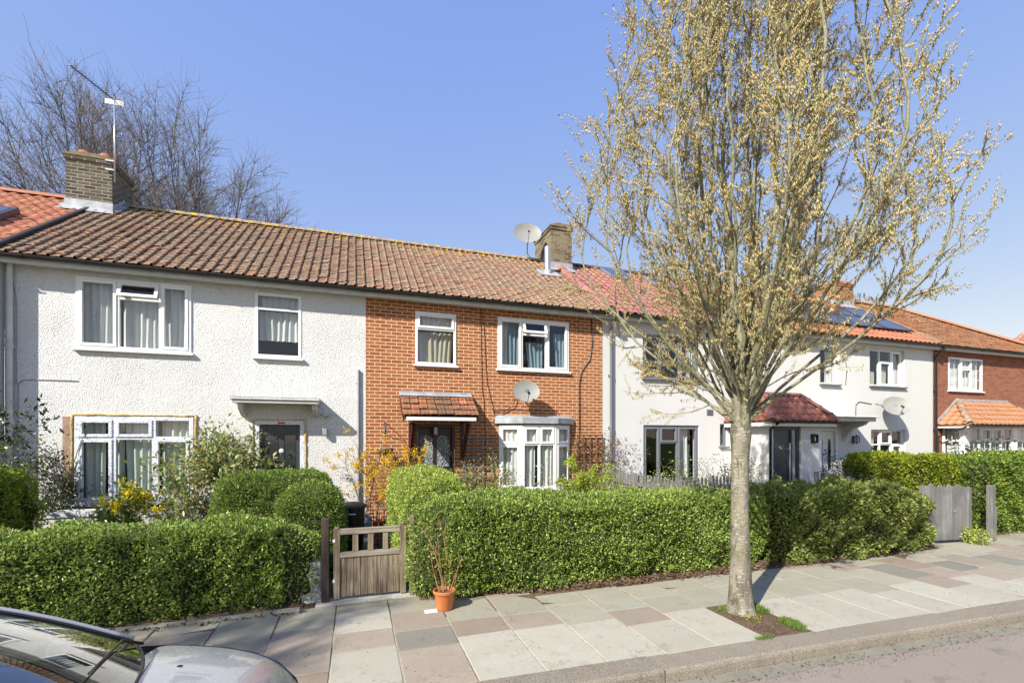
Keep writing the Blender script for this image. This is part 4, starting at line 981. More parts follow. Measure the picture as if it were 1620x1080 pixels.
# tiled canopy on gallows brackets
ct, cb = 3.06, 2.52; cy = D0-.72; cx0, cx1 = .93, 2.50; Lc = math.hypot(.72-.01, ct-cb-.06)
m = MB(); m.prism([(D0-.004, ct-.1), (D0-.004, ct-.04), (cy+.02, cb+.0), (cy+.02, cb-.05)], 0, cx0+.03, cx1-.03)
cn = m.build('door_canopy', M['maroon'], h2)
tiles('canopy_tiles', M['tile_can'], cn, (cx0, cy, cb+.015), (1,0,0), (0, .71, ct-cb-.06), cx1-cx0, Lc, .173, .21, 'canopy', jit=.005, seed=8, lift=.036, th=.018)
m = MB(); m.box(cx0-.01, cx1+.0, D0-.035, D0-.003, ct-.05, ct+.03); m.add([(cx0-.02, D0-.036, ct-.01), (cx1, D0-.036, ct-.01), (cx1, D0-.17, ct-.075), (cx0-.02, D0-.17, ct-.075)], [(0,1,2,3)]); m.build('flashing', M['lead'], cn)
m = MB(); m.box(cx0+.07, cx1-.06, cy-.012, cy+.02, cb-.085, cb-.012); m.build('gutter_board', M['metal_w'], cn, bevel=.004)
for xx in (cx0, cx1-.03): m = MB(); m.prism([(D0-.004, ct-.06), (D0-.004, ct-.24), (cy+.022, cb-.10), (cy+.022, cb)], 0, xx, xx+.029); m.build('bargeboard', M['maroon'], cn)
for xx in (1.12, 2.26):
    m = MB(); m.box(xx, xx+.07, D0-.075, D0-.003, 1.55, 2.46); m.box(xx, xx+.07, cy+.03, D0-.08, 2.40, 2.465); m.bar((xx+.035, D0-.09, 1.66), (xx+.035, cy+.12, 2.37), .07, .07, (1, 0, 0)); m.build('gallows_bracket', M['maroon'], cn, bevel=.004)
lan = MB(); lan.box(1.64, 1.72, D0-.16, D0-.08, 2.15, 2.31); ln = lan.build('lantern', plain('lantern_glass', (.5, .52, .5), .2), cn, bevel=.004)
m = MB(); m.box(1.63, 1.73, D0-.17, D0-.07, 2.312, 2.33); m.box(1.63, 1.73, D0-.17, D0-.07, 2.135, 2.149); m.tube([(1.68, D0-.12, 2.33), (1.68, D0-.12, 2.42)], .008, 6)
for xx in (1.635, 1.725):
    for yy in (D0-.165, D0-.075): m.box(xx-.006, xx+.006, yy-.006, yy+.006, 2.149, 2.312)
m.build('lantern_frame', M['black'], ln)
# cables
m = MB(); cy_ = D0-.014
m.tube([(2.73, cy_, 5.0), (2.74, cy_, 4.2), (2.76, cy_, 3.2), (2.80, cy_, 2.9), (2.83, cy_, 2.2), (2.84, cy_, 1.5)], .006, 5)
m.tube([(2.78, cy_, 4.95), (2.84, cy_, 3.9), (2.88, cy_, 3.3), (3.0, cy_, 2.85), (3.05, cy_, 2.62)], .006, 5)
m.tube([(5.55, cy_, 5.0), (5.57, cy_, 4.4), (5.50, cy_, 4.0), (5.27, cy_, 3.7), (5.22, cy_, 3.4), (5.22, cy_, 2.0)], .012, 6)
m.tube([(3.55, D0-.05, 3.0), (3.5, D0-.04, 2.82), (3.3, D0-.03, 2.7), (3.08, D0-.03, 2.6), (3.02, D0-.02, 2.4)], .009, 5)
m.tube([(3.0, cy_, 2.72), (3.4, cy_, 2.73), (4.6, cy_, 2.72), (4.95, cy_, 2.3), (5.2, cy_, 1.9)], .006, 5)
m.build('cable', M['black'], h2, smooth=True)
dk = deck(h2, .24, 5.86, M['tile_old2'])
tiles('roof_tiles', M['tile_old2'], dk, (.24, EY, EZ), (1,0,0), ES, 5.62, SL, .182, .162, 'roman', jit=.004, seed=2, lift=.02)
m = MB(); halfround(m, (.24, RY, RZ-.015), (5.7, RY, RZ-.015), .115); m.build('ridge_tile', M['ridge'], dk)
fx, fy, fz = roof_at(866, 434)
m = MB(); m.tube([(fx, fy, fz-.05), (fx, fy, fz+.78)], .085, 16); fl_ = m.build('flue', M['steel'], dk, smooth=True, angle=40)
m = MB(); slab_on_roof(m, fx-.3, fy-.25, .6, .5, .03, .062); m.lathe([(.14, -.05), (.13, .03), (.09, .1), (.088, .12)], (fx, fy, fz+.02), 16); m.build('flashing', M['lead'], fl_)
eaves(h2, .24, 5.86)
chimney(h2, 5.64, 6.33, 12.9, 14.2, 8.55, 'stock_y', [(5.98, 13.2, .12, .1)], 'crown')

# ---- house 3: smooth white, grey frames
h3 = thing('terraced_house', 'smooth white rendered terraced house with grey windows, red pantile roof and porch', 'house', (8.8, 10, 0), group='houses of the terrace')
A = (7.03, 8.80, 3.62, 4.75); B = (7.05, 8.80, .85, 2.41); S = (9.50, 9.74, 1.85, 2.46)
shell(h3, 5.86, 12.1, 'render', [A, B, S])
GF = M['greyframe']
window(h3, *A, D0+.05, [(7.6, []), (8.2, [4.4]), (8.8, [])], fm=GF, sillmat=GF, sill=.12, sash={(0,0),(2,0),(1,1)}, curt=[('cur_grey', [(8.5, 8.75, 3.7, 4.7)])])
window(h3, *B, D0+.05, [(7.57, []), (8.13, [1.95]), (8.8, [])], fm=GF, sillmat=GF, sill=.12, sash={(0,0),(1,1),(2,0)}, curt=[('cur_white', [(8.2, 8.55, .9, 2.35), (8.55, 8.7, .9, 1.9, .1)])])
window(h3, *S, D0+.05, [(9.74, [])], fm=GF, sillmat=GF, sill=.12)
dk = deck(h3, 5.86, 12.1, M['tile_red'])
tiles('roof_tiles', M['tile_red'], dk, (5.90, EY, EZ), (1,0,0), ES, 6.2, SL, .225, .32, 'pantile', jit=.002, seed=3)
m = MB(); halfround(m, (5.93, EY-.03, EZ+.045), (5.93, RY-.55, roof_z(RY-.55)+.045), .12, step=.42, lap=.012); m.build('verge_tile', M['tile_red'], dk)
m = MB(); halfround(m, (6.35, RY, RZ-.0), (12.1, RY, RZ-.0), .115); m.build('ridge_tile', plain('dark_ridge', (.10, .06, .06), .8), dk)
for (u, v) in ((973, 437), (1040, 450)):
    sx, sy, sz = roof_at(u, v); m = MB(); slab_on_roof(m, sx-.4, sy-.35, .8, .8, .04, .13); f_ = m.build('roof_window', M['steel'], dk, bevel=.01)
    m = MB(); slab_on_roof(m, sx-.33, sy-.28, .66, .66, .131, .136); m.build('roof_pane', M['skyglass'], f_)
eaves(h3, 5.86, 12.1)
m = MB(); m.box(5.86, 6.0, EY-.14, EY+.0, EZ-.10, EZ-.03); m.build('hopper', M['lead'], h3)
m = MB(); m.tube([(6.35, D0-.012, 4.95), (6.33, D0-.012, 4.6), (6.5, D0-.012, 4.35), (6.8, D0-.012, 4.42)], .006, 5); m.build('cable', M['gutter'], h3, smooth=True); m = MB(); m.tube([(7.9, D0-.012, .7), (9.2, D0-.012, .72)], .008, 5); m.build('cable', M['gutter'], h3, smooth=True)
m = MB(); m.box(9.05, 9.25, D0-.02, D0-.003, 2.7, 2.85)
for k in range(4): m.box(9.06, 9.24, D0-.03, D0-.0205, 2.715+k*.033, 2.73+k*.033)
m.build('air_vent', M['greyframe'], h3)
p = downpipe(h3, 6.07, D0, 5.08, 0, 'greyframe', .036)
# porch
PX0, PX1, PY = 9.86, 11.62, 8.9
pm = MB(); pm.box(PX0, PX0+.10, PY+.02, D0-.003, -.05, 2.46); pm.box(PX1-.10, PX1, PY+.02, D0-.003, -.05, 2.46); pm.box(10.86, PX1-.102, PY, PY+.2, -.05, 2.46); pm.box(PX0, 9.93, PY, PY+.018, -.05, 2.46); pm.box(9.93, 10.86, PY+.01, PY+.2, 2.36, 2.459)
po = pm.build('porch', M['render'], h3)
m = MB(); m.box(9.94, 10.02, PY+.04, PY+.12, 0, 2.355); m.box(10.56, 10.62, PY+.04, PY+.12, 0, 2.355); m.box(10.77, 10.85, PY+.04, PY+.12, 0, 2.355); m.box(10.02, 10.56, PY+.04, PY+.12, 2.28, 2.355); m.box(10.62, 10.77, PY+.04, PY+.12, 2.28, 2.355)
m.build('door_frame', M['grey_d'], po)
m = MB(); m.box(10.025, 10.555, PY+.07, PY+.11, .03, 2.275); dr = m.build('door', M['grey_d'], po)
m = MB(); m.tube([(10.50, PY+.01, .55), (10.50, PY+.01, 1.95)], .014, 10); m.tube([(10.50, PY+.01, .75), (10.50, PY+.07, .75)], .01, 8); m.tube([(10.50, PY+.01, 1.8), (10.50, PY+.07, 1.8)], .01, 8); m.build('handle', M['steel'], dr, smooth=True, angle=40)
m = MB(); m.lathe([(.03, 0), (.045, 0), (.045, .012), (.03, .012), (.03, 0)], (0, 0, 0), 20); m.v = [(10.24+q[0], PY+.069-q[2], 1.83+q[1]) for q in m.v]; m.build('door_knocker', M['steel'], dr, smooth=True)
m = MB(); m.box(10.625, 10.765, PY+.075, PY+.09, .03, 2.275); m.build('side_pane', plain('side_glass', (.30, .33, .36), .1, .6), po)
ex0, ex1, ey, ez = 9.62, 11.86, 8.66, 2.50; ap = (11.3, 9.28, 3.2); ap2 = (9.98, 9.28, 3.2)
m = MB(); m.add([(ex0,ey,ez-.02),(ex1,ey,ez-.02),(ex1,D0-.01,ez-.02),(ex0,D0-.01,ez-.02),(ap[0],ap[1],ap[2]-.03),(ap2[0],ap2[1],ap[2]-.03),(ap[0],D0-.01,3.0),(ap2[0],D0-.01,3.0)], [(0,1,4,5),(1,2,6,4),(3,0,5,7),(4,6,7,5),(0,3,2,1)])
pr = m.build('porch_roof', M['tile_dk'], po)
def plane_tiles(name, mat, par, A_, B_, apx, tw, g_, prof, seed, right=None):
    """tiles on the triangle/trapezoid eave A-B with top point(s) apx (and right)"""
    A_, B_, apx = Vector(A_), Vector(B_), Vector(apx); ex = (B_-A_).normalized(); W = (B_-A_).length; t2 = Vector(right) if right else apx
    up = (apx-A_); up = up-ex*up.dot(ex); L = up.length; es = up/L; xl = (apx-A_).dot(ex); xr = (t2-A_).dot(ex)
    return tiles(name, mat, par, A_, ex, es, W, L, tw, g_, prof, keep=lambda x, a: xl*a/L-.02 < x < W-(W-xr)*a/L+.02, seed=seed, jit=.002)
plane_tiles('roof_tiles', M['tile_dk'], pr, (ex0,ey,ez), (ex1,ey,ez), ap2, .2, .22, 'pantile', 21, right=ap)
plane_tiles('roof_tiles', M['tile_dk'], pr, (ex0,D0-.02,ez), (ex0,ey,ez), (ap2[0],D0-.02,ap2[2]), .2, .25, 'pantile', 22, right=ap2)
plane_tiles('roof_tiles', M['tile_dk'], pr, (ex1,ey,ez), (ex1,D0-.02,ez), ap, .2, .25, 'pantile', 23, right=(ap[0],D0-.02,ap[2]))
m = MB(); halfround(m, (ex0, ey, ez+.03), ap2, .08, step=.3); halfround(m, ap2, ap, .08, step=.33); halfround(m, (ex1, ey, ez+.03), ap, .08, step=.3); m.build('hip_tile', M['tile_red'], pr)
m = MB(); m.box(ex0+.02, ex1-.02, ey+.02, ey+.04, ez-.13, ez-.025); m.box(ex0+.02, ex1-.02, ey+.042, PY-.002, ez-.06, ez-.04); m.box(ex0+.02, ex0+.04, ey+.042, D0-.003, ez-.13, ez-.025); m.build('fascia', M['metal_w'], po)
m = MB(); gutter(m, ex0-.02, ex1+.02, ey-.03, ez-.01, .045); m.build('gutter', M['black'], po)
m = MB(); m.tube([(9.80, ey-.03, ez-.05), (9.80, PY-.04, ez-.2), (9.80, PY-.04, 0)], .034, 10); m.build('downpipe', M['black'], po, smooth=True, angle=40)
def lantern(par, x, y, z):
    m = MB(); m.box(x-.045, x+.045, y-.17, y-.08, z-.09, z+.09); b_ = m.build('wall_lantern', plain('lamp_glass', (.45, .46, .45), .15), par)
    m = MB(); m.lathe([(.001, .16), (.03, .13), (.075, .092), (.075, .085), (.001, .085)], (x, y-.125, z), 6); m.lathe([(.001, -.14), (.03, -.11), (.06, -.092), (.001, -.092)], (x, y-.125, z), 6)
    for sx_ in (-.05, .05):
        for sy_ in (-.175, -.075): m.box(x+sx_-.008, x+sx_+.008, y+sy_-.008, y+sy_+.008, z-.09, z+.09)
    m.box(x-.03, x+.03, y-.02, y-.003, z-.12, z+.12); m.bar((x, y-.02, z-.1), (x, y-.1, z-.1), .015, .015); m.build('lantern_frame', M['black'], b_)
def flatlamp(par, x, y, z):
    m = MB(); m.box(x-.08, x+.08, y-.03, y-.003, z-.12, z+.12); m.box(x-.075, x-.06, y-.1, y-.03, z-.11, z+.11); m.box(x+.06, x+.075, y-.1, y-.03, z-.11, z+.11); m.box(x-.06, x+.06, y-.1, y-.03, z+.095, z+.11); m.box(x-.06, x+.06, y-.1, y-.03, z-.11, z-.095); b_ = m.build('wall_lamp', M['black'], par)
    m = MB(); m.tube([(x, y-.06, z-.06), (x, y-.06, z+.04)], .022, 8); m.build('bulb', plain('bulb_glass', (.6, .58, .5), .2), b_)
flatlamp(po, 11.28, PY, 2.06)

# ---- house 4: off-white, white frames, solar panels
h4 = thing('terraced_house', 'cream white terraced house with solar panels on an orange roof and white door', 'house', (15.2, 10, 0), group='houses of the terrace')
A = (13.25, 14.02, 3.70, 4.80); B = (15.38, 17.0, 3.72, 4.90); Cw = (15.44, 17.05, .9, 2.34); Dr = (13.15, 13.98, .12, 2.35)
shell(h4, 12.1, 18.42, 'render2', [A, B, Cw, Dr])
window(h4, *A, D0+.08, [(14.02, [])], sillmat=GF, sill=.16, curt=[('cur_white', [(13.7, 14.0, 3.75, 4.75)])])
window(h4, *B, D0+.10, [(15.95, []), (16.5, [4.52]), (17.0, [])], sash={(1,0),(2,0)}, sill=.18, sillmat=GF, curt=[('cur_cream', [(15.45, 15.9, 3.75, 4.2), (16.0, 16.45, 3.75, 4.4, 0, .4)]), ('cur_white', [(16.75, 16.98, 3.75, 4.85)])])
window(h4, *Cw, D0+.10, [(15.98, [1.86]), (16.52, [1.86]), (17.05, [1.86])], sash={(1,1),(2,0)}, sill=.18, curt=[('cur_cream', [(15.5, 15.9, .95, 2.3)]), ('cur_white', [(16.7, 17., .95, 1.8)])])
fr, m, (a, b, c, d, y) = box_door(h4, Dr, D0, M['pvc'], None, .07, .08)
dr = m.build('door', M['pvc'], h4, bevel=.004); wdt = b-a; m = MB(); m.box(a+.10, a+.22, y-.006, y-.0006, 1.15, 2.05); m.box(b-.24, b-.12, y-.006, y-.0006, 1.15, 2.05); m.build('door_pane', M['doorglass'], dr)
m = MB(); m.box(a+.2, b-.2, y-.01, y-.0006, .92, .99); m.build('letter_slot', M['black'], dr); m = MB(); m.lathe([(.001,0),(.03,0),(.03,.02),(.001,.02)], (0,0,0), 14); m.v = [((a+b)/2+q[0], y-.001-q[2], 1.7+q[1]) for q in m.v]; m.build('door_knocker', M['black'], dr)
m = MB(); m.box(11.88, 14.42, D0-.82, D0-.003, 2.55, 2.66); m.box(11.88, 14.50, D0-.9, D0-.003, 2.662, 2.70); m.box(11.9, 13.2, D0-.6, D0-.003, 2.702, 2.80); cn = m.build('door_canopy', M['plaster'], h4, bevel=.012)
m = MB(); m.prism([(D0-.7, 2.548), (D0-.003, 2.548), (D0-.003, 1.95), (D0-.08, 2.08), (D0-.3, 2.35), (D0-.62, 2.46)], 0, 14.18, 14.30); m.build('bracket', M['render2'], cn)
lantern(h4, 14.62, D0, 2.02)
m = MB(); m.tube([(15.45, D0-.012, 3.14), (14.9, D0-.012, 3.2), (14.75, D0-.012, 3.1), (14.74, D0-.012, 2.72)], .009, 5); m.build('cable', M['gutter'], h4, smooth=True); m = MB(); m.tube([(14.3, D0-.012, 3.7), (14.36, D0-.012, 4.2), (14.2, D0-.012, 4.9)], .007, 5); m.build('cable', M['gutter'], h4, smooth=True)
dk = deck(h4, 12.1, 18.42, M['tile_or'])
tiles('roof_tiles', M['tile_or'], dk, (12.1, EY, EZ), (1,0,0), ES, 6.3, SL, .225, .32, 'pantile', jit=.002, seed=4)
m = MB(); halfround(m, (12.1, RY, RZ), (18.0, RY, RZ), .115); m.build('ridge_tile', M['tile_or'], dk)
m = MB(); m.bar((18.38, EY-.02, EZ+.07), (18.38, RY, RZ+.06), .1, .05); m.build('verge', M['ridge'], dk)
M['solar'] = brick_mat('solar_cells', [(.012, .016, .035), (.016, .02, .045)], (.10, .11, .13), bw=.5, bh=.5, ms=.004)
a_ = N('solar_panel', .12, .7); a_.col(a_.ramp(a_.noise(3., 2), [(.3, (.010, .014, .035)), (.7, (.018, .024, .05))])); M['solar'] = a_.m
for i in range(4):
    for j in range(2):
        m = MB(); slab_on_roof(m, 12.75+i*1.32, EY+.62+j*.86, 1.29, 1.02, .09, .125); q = m.build('solar_panel', M['solar'], h4)
        m = MB(); o_ = (12.75+i*1.32, EY+.62+j*.86)
        for w0, l0, w1, l1 in ((0, 0, 1.29, .025), (0, .995, 1.29, .025), (0, .026, .025, .968), (1.265, .026, .025, .968)): slab_on_roof(m, o_[0]+w0, o_[1]+l0*ES[1], w1, l1, .126, .134)
        m.build('panel_frame', M['grey_d'], q)
eaves(h4, 12.1, 18.42)
chimney(h4, 17.5, 18.5, 12.9, 13.7, 8.1, 'stock_o', [(18., 13.3, .14, .12)], 'clay')

# ---- house 5: red brick, bay, hipped end
h5 = thing('terraced_house', 'red brick end house with hipped roof and orange tiled bay at right', 'house', (21.6, 10, 0), group='houses of the terrace')
A = (19.21, 21.08, 3.70, 4.83)
shell(h5, 18.42, 24.95, 'brick2', [A])
window(h5, *A, D0, [(19.85, []), (20.45, [4.48]), (21.08, [])], sash={(1,0),(1,1)}, bars={(0,0):(1,2),(1,0):(1,1),(1,1):(1,0),(2,0):(1,2)}, curt=[('cur_white', [(19.27, 21.0, 3.75, 4.78)])], inner=-.005)
BX0, BX1, BYf = 18.9, 23.4, 9.60
m = MB(); m.box(BX0+.05, BX1-.05, BYf+.05, D0-.003, -.05, .93); bw = m.build('bay_wall', M['brick2'], h5)
m = MB(); m.box(BX0, BX0+.1, BYf, BYf+.1, .9, 2.42); m.box(21.5, 21.75, BYf, BYf+.1, .9, 2.42); m.box(BX0+.1, 19.12, BYf, BYf+.1, .9, 2.42); m.box(BX1-.1, BX1, BYf, D0-.003, .9, 2.42); m.box(BX0-.02, BX1+.02, BYf-.04, BYf+.0, .88, .93); m.box(BX0, BX1, BYf+.12, D0-.003, 2.422, 2.44); m.build('bay_frame', M['pvc'], bw)
bb = {(k, r): ((1, 0) if r else (1, 2)) for k in range(4) for r in range(2)}
window(h5, 19.12, 21.5, .93, 2.42, BYf+.02, [(19.71, [1.98]), (20.3, [1.98]), (20.9, [1.98]), (21.5, [1.98])], sash={(1,1),(2,1)}, bars=bb, sill=0, name='bay_window', curt=[('cur_grey', [(19.2, 21.45, .97, 2.38)])])
window(h5, 21.75, 23.3, .93, 2.42, BYf+.02, [(22.5, [1.98]), (23.3, [1.98])], bars={(k, r): (1, 1) for k in range(2) for r in range(2)}, sill=0, name='bay_window', curt=[('cur_grey', [(21.8, 23.2, .97, 2.38)])])
L, T = facet((BX0, D0-.01), (BX0, BYf+.1)); window(h5, 0, L, .93, 2.42, 0, [(L, [1.98])], T=T, sill=0, name='bay_window', bars={(0,0):(1,1),(0,1):(1,0)}, curt=[('cur_white', [(.05, L-.05, .97, 2.38)])])
e0 = (18.58, 9.3, 2.50); e1_ = (23.7, 9.3, 2.50); t0 = (19.7, D0-.01, 3.33); t1 = (22.5, D0-.01, 3.33)
m = MB(); m.add([(e0[0], e0[1], 2.47), (e1_[0], e1_[1], 2.47), (e1_[0], D0-.01, 2.47), (e0[0], D0-.01, 2.47), (t0[0], t0[1], 3.3), (t1[0], t1[1], 3.3)], [(0,1,5,4),(3,0,4),(1,2,5),(0,3,2,1)]); br_ = m.build('bay_roof', M['tile_bay'], h5)
plane_tiles('roof_tiles', M['tile_bay'], br_, e0, e1_, t0, .24, .24, 'pantile', 31, right=t1)
plane_tiles('roof_tiles', M['tile_bay'], br_, (e0[0], D0-.01, 2.5), e0, t0, .24, .24, 'pantile', 32)
m = MB(); halfround(m, (e0[0]+.02, e0[1]+.02, e0[2]+.05), (t0[0], t0[1], t0[2]+.03), .085, step=.33); m.build('hip_tile', M['ridge'], br_)
m = MB(); m.box(t0[0]-.05, t1[0]+.05, D0-.03, D0-.003, 3.28, 3.42); m.bar((e0[0]+.02, D0-.02, 2.58), (t0[0], D0-.02, 3.39), .03, .12, (0, 0, 1)); m.build('flashing', M['lead'], br_)
m = MB(); gutter(m, e0[0]-.03, e1_[0]+.03, 9.27, 2.49, .05); m.build('gutter', M['gutter'], br_); m = MB(); m.box(e0[0]+.05, e1_[0]-.05, 9.33, BYf-.003, 2.43, 2.468); m.box(e0[0]+.03, e0[0]+.05, 9.33, D0-.003, 2.40, 2.468); m.build('fascia', M['metal_w'], br_)
m = MB(); m.tube([(18.63, 9.4, 2.44), (18.58, D0-.06, 2.1), (18.56, D0-.06, 0)], .03, 8); m.build('downpipe', M['gutter'], br_)
xr = 21.7; XE = 25.2
dk = deck(h5, 18.42, XE, M['tile_end'], hipr=xr)
tiles('roof_tiles', M['tile_end'], dk, (18.42, EY, EZ), (1,0,0), ES, XE-18.42, SL, .24, .24, 'plain', jit=.004, seed=6, keep=lambda x, a: x < (XE-18.42)-(XE-xr)*a/SL, stagger=True)
m = MB(); halfround(m, (18.5, RY, RZ), (xr, RY, RZ), .12); halfround(m, (XE, EY, EZ+.05), (xr, RY, RZ+.01), .12); m.build('ridge_tile', M['tile_bay'], dk)
eaves(h5, 18.42, XE)
downpipe(h5, 18.47, D0, 5.08, 0, 'black', .04)
# far house
h6 = thing('detached_house', 'distant house showing only its red hipped roof at the far right edge', 'house', (33, 14, 0))
m = MB(); m.box(32, 44, 11, 19, -.1, 5.3); m.build('wall', M['brick2'], h6)
hx0, hx1, hy0, hy1, hz0, hz1 = 31.5, 44.5, 10.5, 19.5, 5.3, 8.1; pA = (36., 15., 8.1); pB = (40, 15., 8.1)
m = MB(); m.add([(hx0,hy0,hz0),(hx1,hy0,hz0),(hx1,hy1,hz0),(hx0,hy1,hz0),pA,pB], [(0,1,5,4),(1,2,5),(2,3,4,5),(3,0,4),(0,3,2,1)]); rf = m.build('roof', M['tile_red'], h6)
plane_tiles('roof_tiles', M['tile_red'], rf, (hx0,hy0,hz0+.03), (hx1,hy0,hz0+.03), (pA[0],pA[1],pA[2]+.03), .3, .33, 'pantile', 41, right=(pB[0],pB[1],pB[2]+.03))
plane_tiles('roof_tiles', M['tile_red'], rf, (hx0,hy1,hz0+.03), (hx0,hy0,hz0+.03), (pA[0],pA[1],pA[2]+.03), .3, .33, 'pantile', 42)
m = MB(); halfround(m, (hx0,hy0,hz0+.08), (pA[0],pA[1],pA[2]+.04), .13); halfround(m, pA, pB, .13); m.build('hip_tile', M['tile_red'], rf)
# ================================================================ dishes, aerial
dishant('grey satellite dish on an arm beside the yellow brick roof chimney', (4.95, 13.1, 8.25), R(168), .80, [(-.05, -.35, -.15), (-.1, -.7, -.35), (-.45, -.8, -.75)], .3)
dishant('light grey satellite dish on the orange brick wall above the bay window', (3.70, D0-.38, 3.14), R(172), .58, [(.05, -.25, -.12), (.03, -.36, -.12)], .32)
dishant('grey satellite dish on a side arm on the cream wall, seen from behind its edge', (15.95, D0-.42, 3.07), R(150), .72, [(.1, -.3, 0), (.28, -.34, .05), (.5, -.2, .08)], .42)
ae = thing('television_aerial', 'tall television aerial on a thin mast strapped to the left chimney', 'aerial', (-5.10, 12.86, 7.9))
m = MB(); m.tube([(-5.12, 12.84, 7.85), (-5.12, 12.84, 9.72)], .016, 8); m.build('mast', M['steel'], ae, smooth=True)
m = MB(); bm0, bm1 = Vector((-5.12, 12.84, 9.7)), Vector((-5.47, 11.85, 9.66)); m.tube([bm0+(bm0-bm1)*.12, bm1], .012, 6); dv = (bm1-bm0); sd = dv.cross(Vector((0, 0, 1))).normalized()
for i in range(14): c = bm0+dv*(.1+i*.068); m.tube([c-sd*.09, c+sd*.09], .0045, 4)
m.build('boom', M['gutter'], ae)
m = MB()
for q in (-1, 1):
    for z in (-.07, -.02, .03, .08): c = bm0-dv*.02+Vector((0, 0, z+.02*q)); m.tube([c+sd*q*.02, c+sd*q*.17], .006, 4)
m.box(-5.30, -4.95, 12.83, 12.835, 9.60, 9.71); m.build('reflector', M['metal_w'], ae)
m = MB(); m.box(-5.3, -5.12, 12.85, 12.88, 8.12, 8.15); m.box(-5.3, -5.12, 12.85, 12.88, 8.32, 8.35); m.build('bracket', M['steel'], ae)

# ================================================================ hedges
hedge('low clipped privet hedge on the left in front of the white roughcast house', -8.2, -.45, 6.27, 7.05, 1.02, 101, 'privet', 2900, .034, .045, new=[('privet_b', .1, .3, 1.05), ('twiggy', .9, .35, .8)])
zt = lambda x, y: np.interp(x, [.7, 1.3, 2., 3., 4, 5.2, 7], [1.30, 1.34, 1.25, 1.19, 1.18, 1.19, 1.17])
hedge('long bright green privet hedge between the wooden gate and the street tree', .75, 6.75, 5.88, 7.0, 1.40, 102, 'privet', 2900, .031, .065, ztop=zt, new=[('privet_b', .0, .3, 1.0), ('twiggy', 1.2, .3, .8)], wl=(.4, 1.6), p=5.5)
hedge('darker loose hedge to the right of the street tree, ending at the grey gate', 6.55, 10.45, 5.68, 6.9, 1.20, 103, 'privet_d', 1900, .046, .09, p=5., new=('mixleaf', .2, .3, 1.0), wl=(.4, 1.2))
def wD(W):
    W = W.copy(); t = (W[:, 1]-6.6)/2.6; W[:, 0] += -.12*t; return W
hedge('tall rounded hedge running back from the gate towards the brick house door', .66, 1.75, 6.55, 9.0, 1.56, 104, 'privet_b', 2300, .03, .06, p=4., warp=wD, skip_back=True, ztop=lambda x, y: np.interp(y, [6.6, 7.2, 7.8, 8.4, 9.], [1.44, 1.50, 1.47, 1.60, 1.60]))
hedge('long rounded clipped bush under the dark front door', -2.1, -.28, 8.0, 8.9, 1.53, 105, 'box_g', 3000, .026, .04, p=3.6, wl=(.5, 1.5))
hedge('smaller rounded clipped bush in front of the long one by the path', -1.12, -.16, 7.35, 8.25, 1.36, 106, 'box_g', 3000, .026, .03, p=3.4, wl=(.5, 1.5))
hedge('yellow green clipped hedge at the left edge of the picture', -6.4, -4.30, 7.7, 8.7, 1.68, 107, 'golden', 2300, .034, .04, p=6., new=('box_g', -.1, .6, 1.0))
hedge('tall mixed hedge at the right beyond the wooden post', 12.55, 21., 6.10, 7.2, 1.68, 108, 'mixleaf', 1300, .05, .05, p=8., new=[('privet', .0, .4, 1.0), ('golden', .8, .5, 1.1)])
hedge('golden privet hedge running back behind the grey gate', 12.3, 13.2, 6.5, 9.0, 1.66, 109, 'golden', 1700, .045, .05, p=6., new=('mixleaf', .5, .6, 1.0))
# ================================================================ shrubs and flowers
S_ = shrub
S_('climbing_shrub', 'dark leaved evergreen climber on the white wall left of the window', 'climber', (-4.72, 10.0, .3), 1, 8, 1.5, .08, 'dark_leaf', 2600, .05, twigs=9, wall=.15, clus=.045)
S_('vine', 'bare twisting vine stem beside the left edge of the ground floor window', 'climber', (-4.83, 10.1, 1.), 2, 2, 1.4, .06, 'rose_leaf', 15, .04, twigs=3, wall=.08, stem_r=.012)
S_('mahonia', 'leafy shrub with yellow flower heads in front of the left ground floor window', 'shrub', (-3.62, 9.3, .1), 3, 11, 1.22, .42, 'mixleaf', 1000, .085, 'yellow', 46, .045, twigs=4, bare=.35, clus=.06, fgroup=26, ftop=.7)
S_('mahonia', 'low shrub dotted with small yellow flowers between mahonia and grey bush', 'shrub', (-2.95, 9.3, .1), 4, 9, 1.12, .38, 'mixleaf', 520, .07, 'yellow', 30, .035, twigs=4, clus=.06, fgroup=18, ftop=.5)
S_('photinia', 'tall leggy shrub with glossy green leaves between window and dark door', 'shrub', (-2.35, 9.35, .1), 5, 9, 2.3, .7, 'photo', 4200, .085, twigs=9, bare=.62, clus=.075, stem_r=.013, droop=.01)
S_('photinia', 'thin pale leaved upper growth behind the leggy shrub', 'shrub', (-2.22, 9.85, .1), 15, 5, 2.4, .3, 'sage', 420, .045, twigs=8, bare=.6, clus=.07, wall=.25)
S_('sage_bush', 'grey green bush at the foot of the leggy shrub', 'shrub', (-2.42, 9.0, .0), 6, 18, 1.2, .34, 'sage', 2200, .055, twigs=5, clus=.06)
S_('evergreen_shrub', 'dark evergreen branches hanging in at the left edge above the hedge', 'shrub', (-5.08, 8.6, .3), 7, 6, 2.35, .12, 'dark_leaf', 700, .10, twigs=8, bare=.80, asp=.38, clus=.06)
S_('young_shrub', 'thin shrub with light green leaves at the left edge below the dark branches', 'shrub', (-4.95, 8.6, .5), 8, 8, 1.7, .2, 'golden', 600, .05, twigs=6, bare=.5, clus=.08)
S_('forsythia', 'upright bush of orange yellow blossom where white and brick walls meet', 'shrub', (.34, 9.55, .0), 9, 11, 2.15, .16, 'golden', 110, .04, 'orange_fl', 270, .036, twigs=8, bare=.45, fgroup=9, ftop=.42, clus=.05)
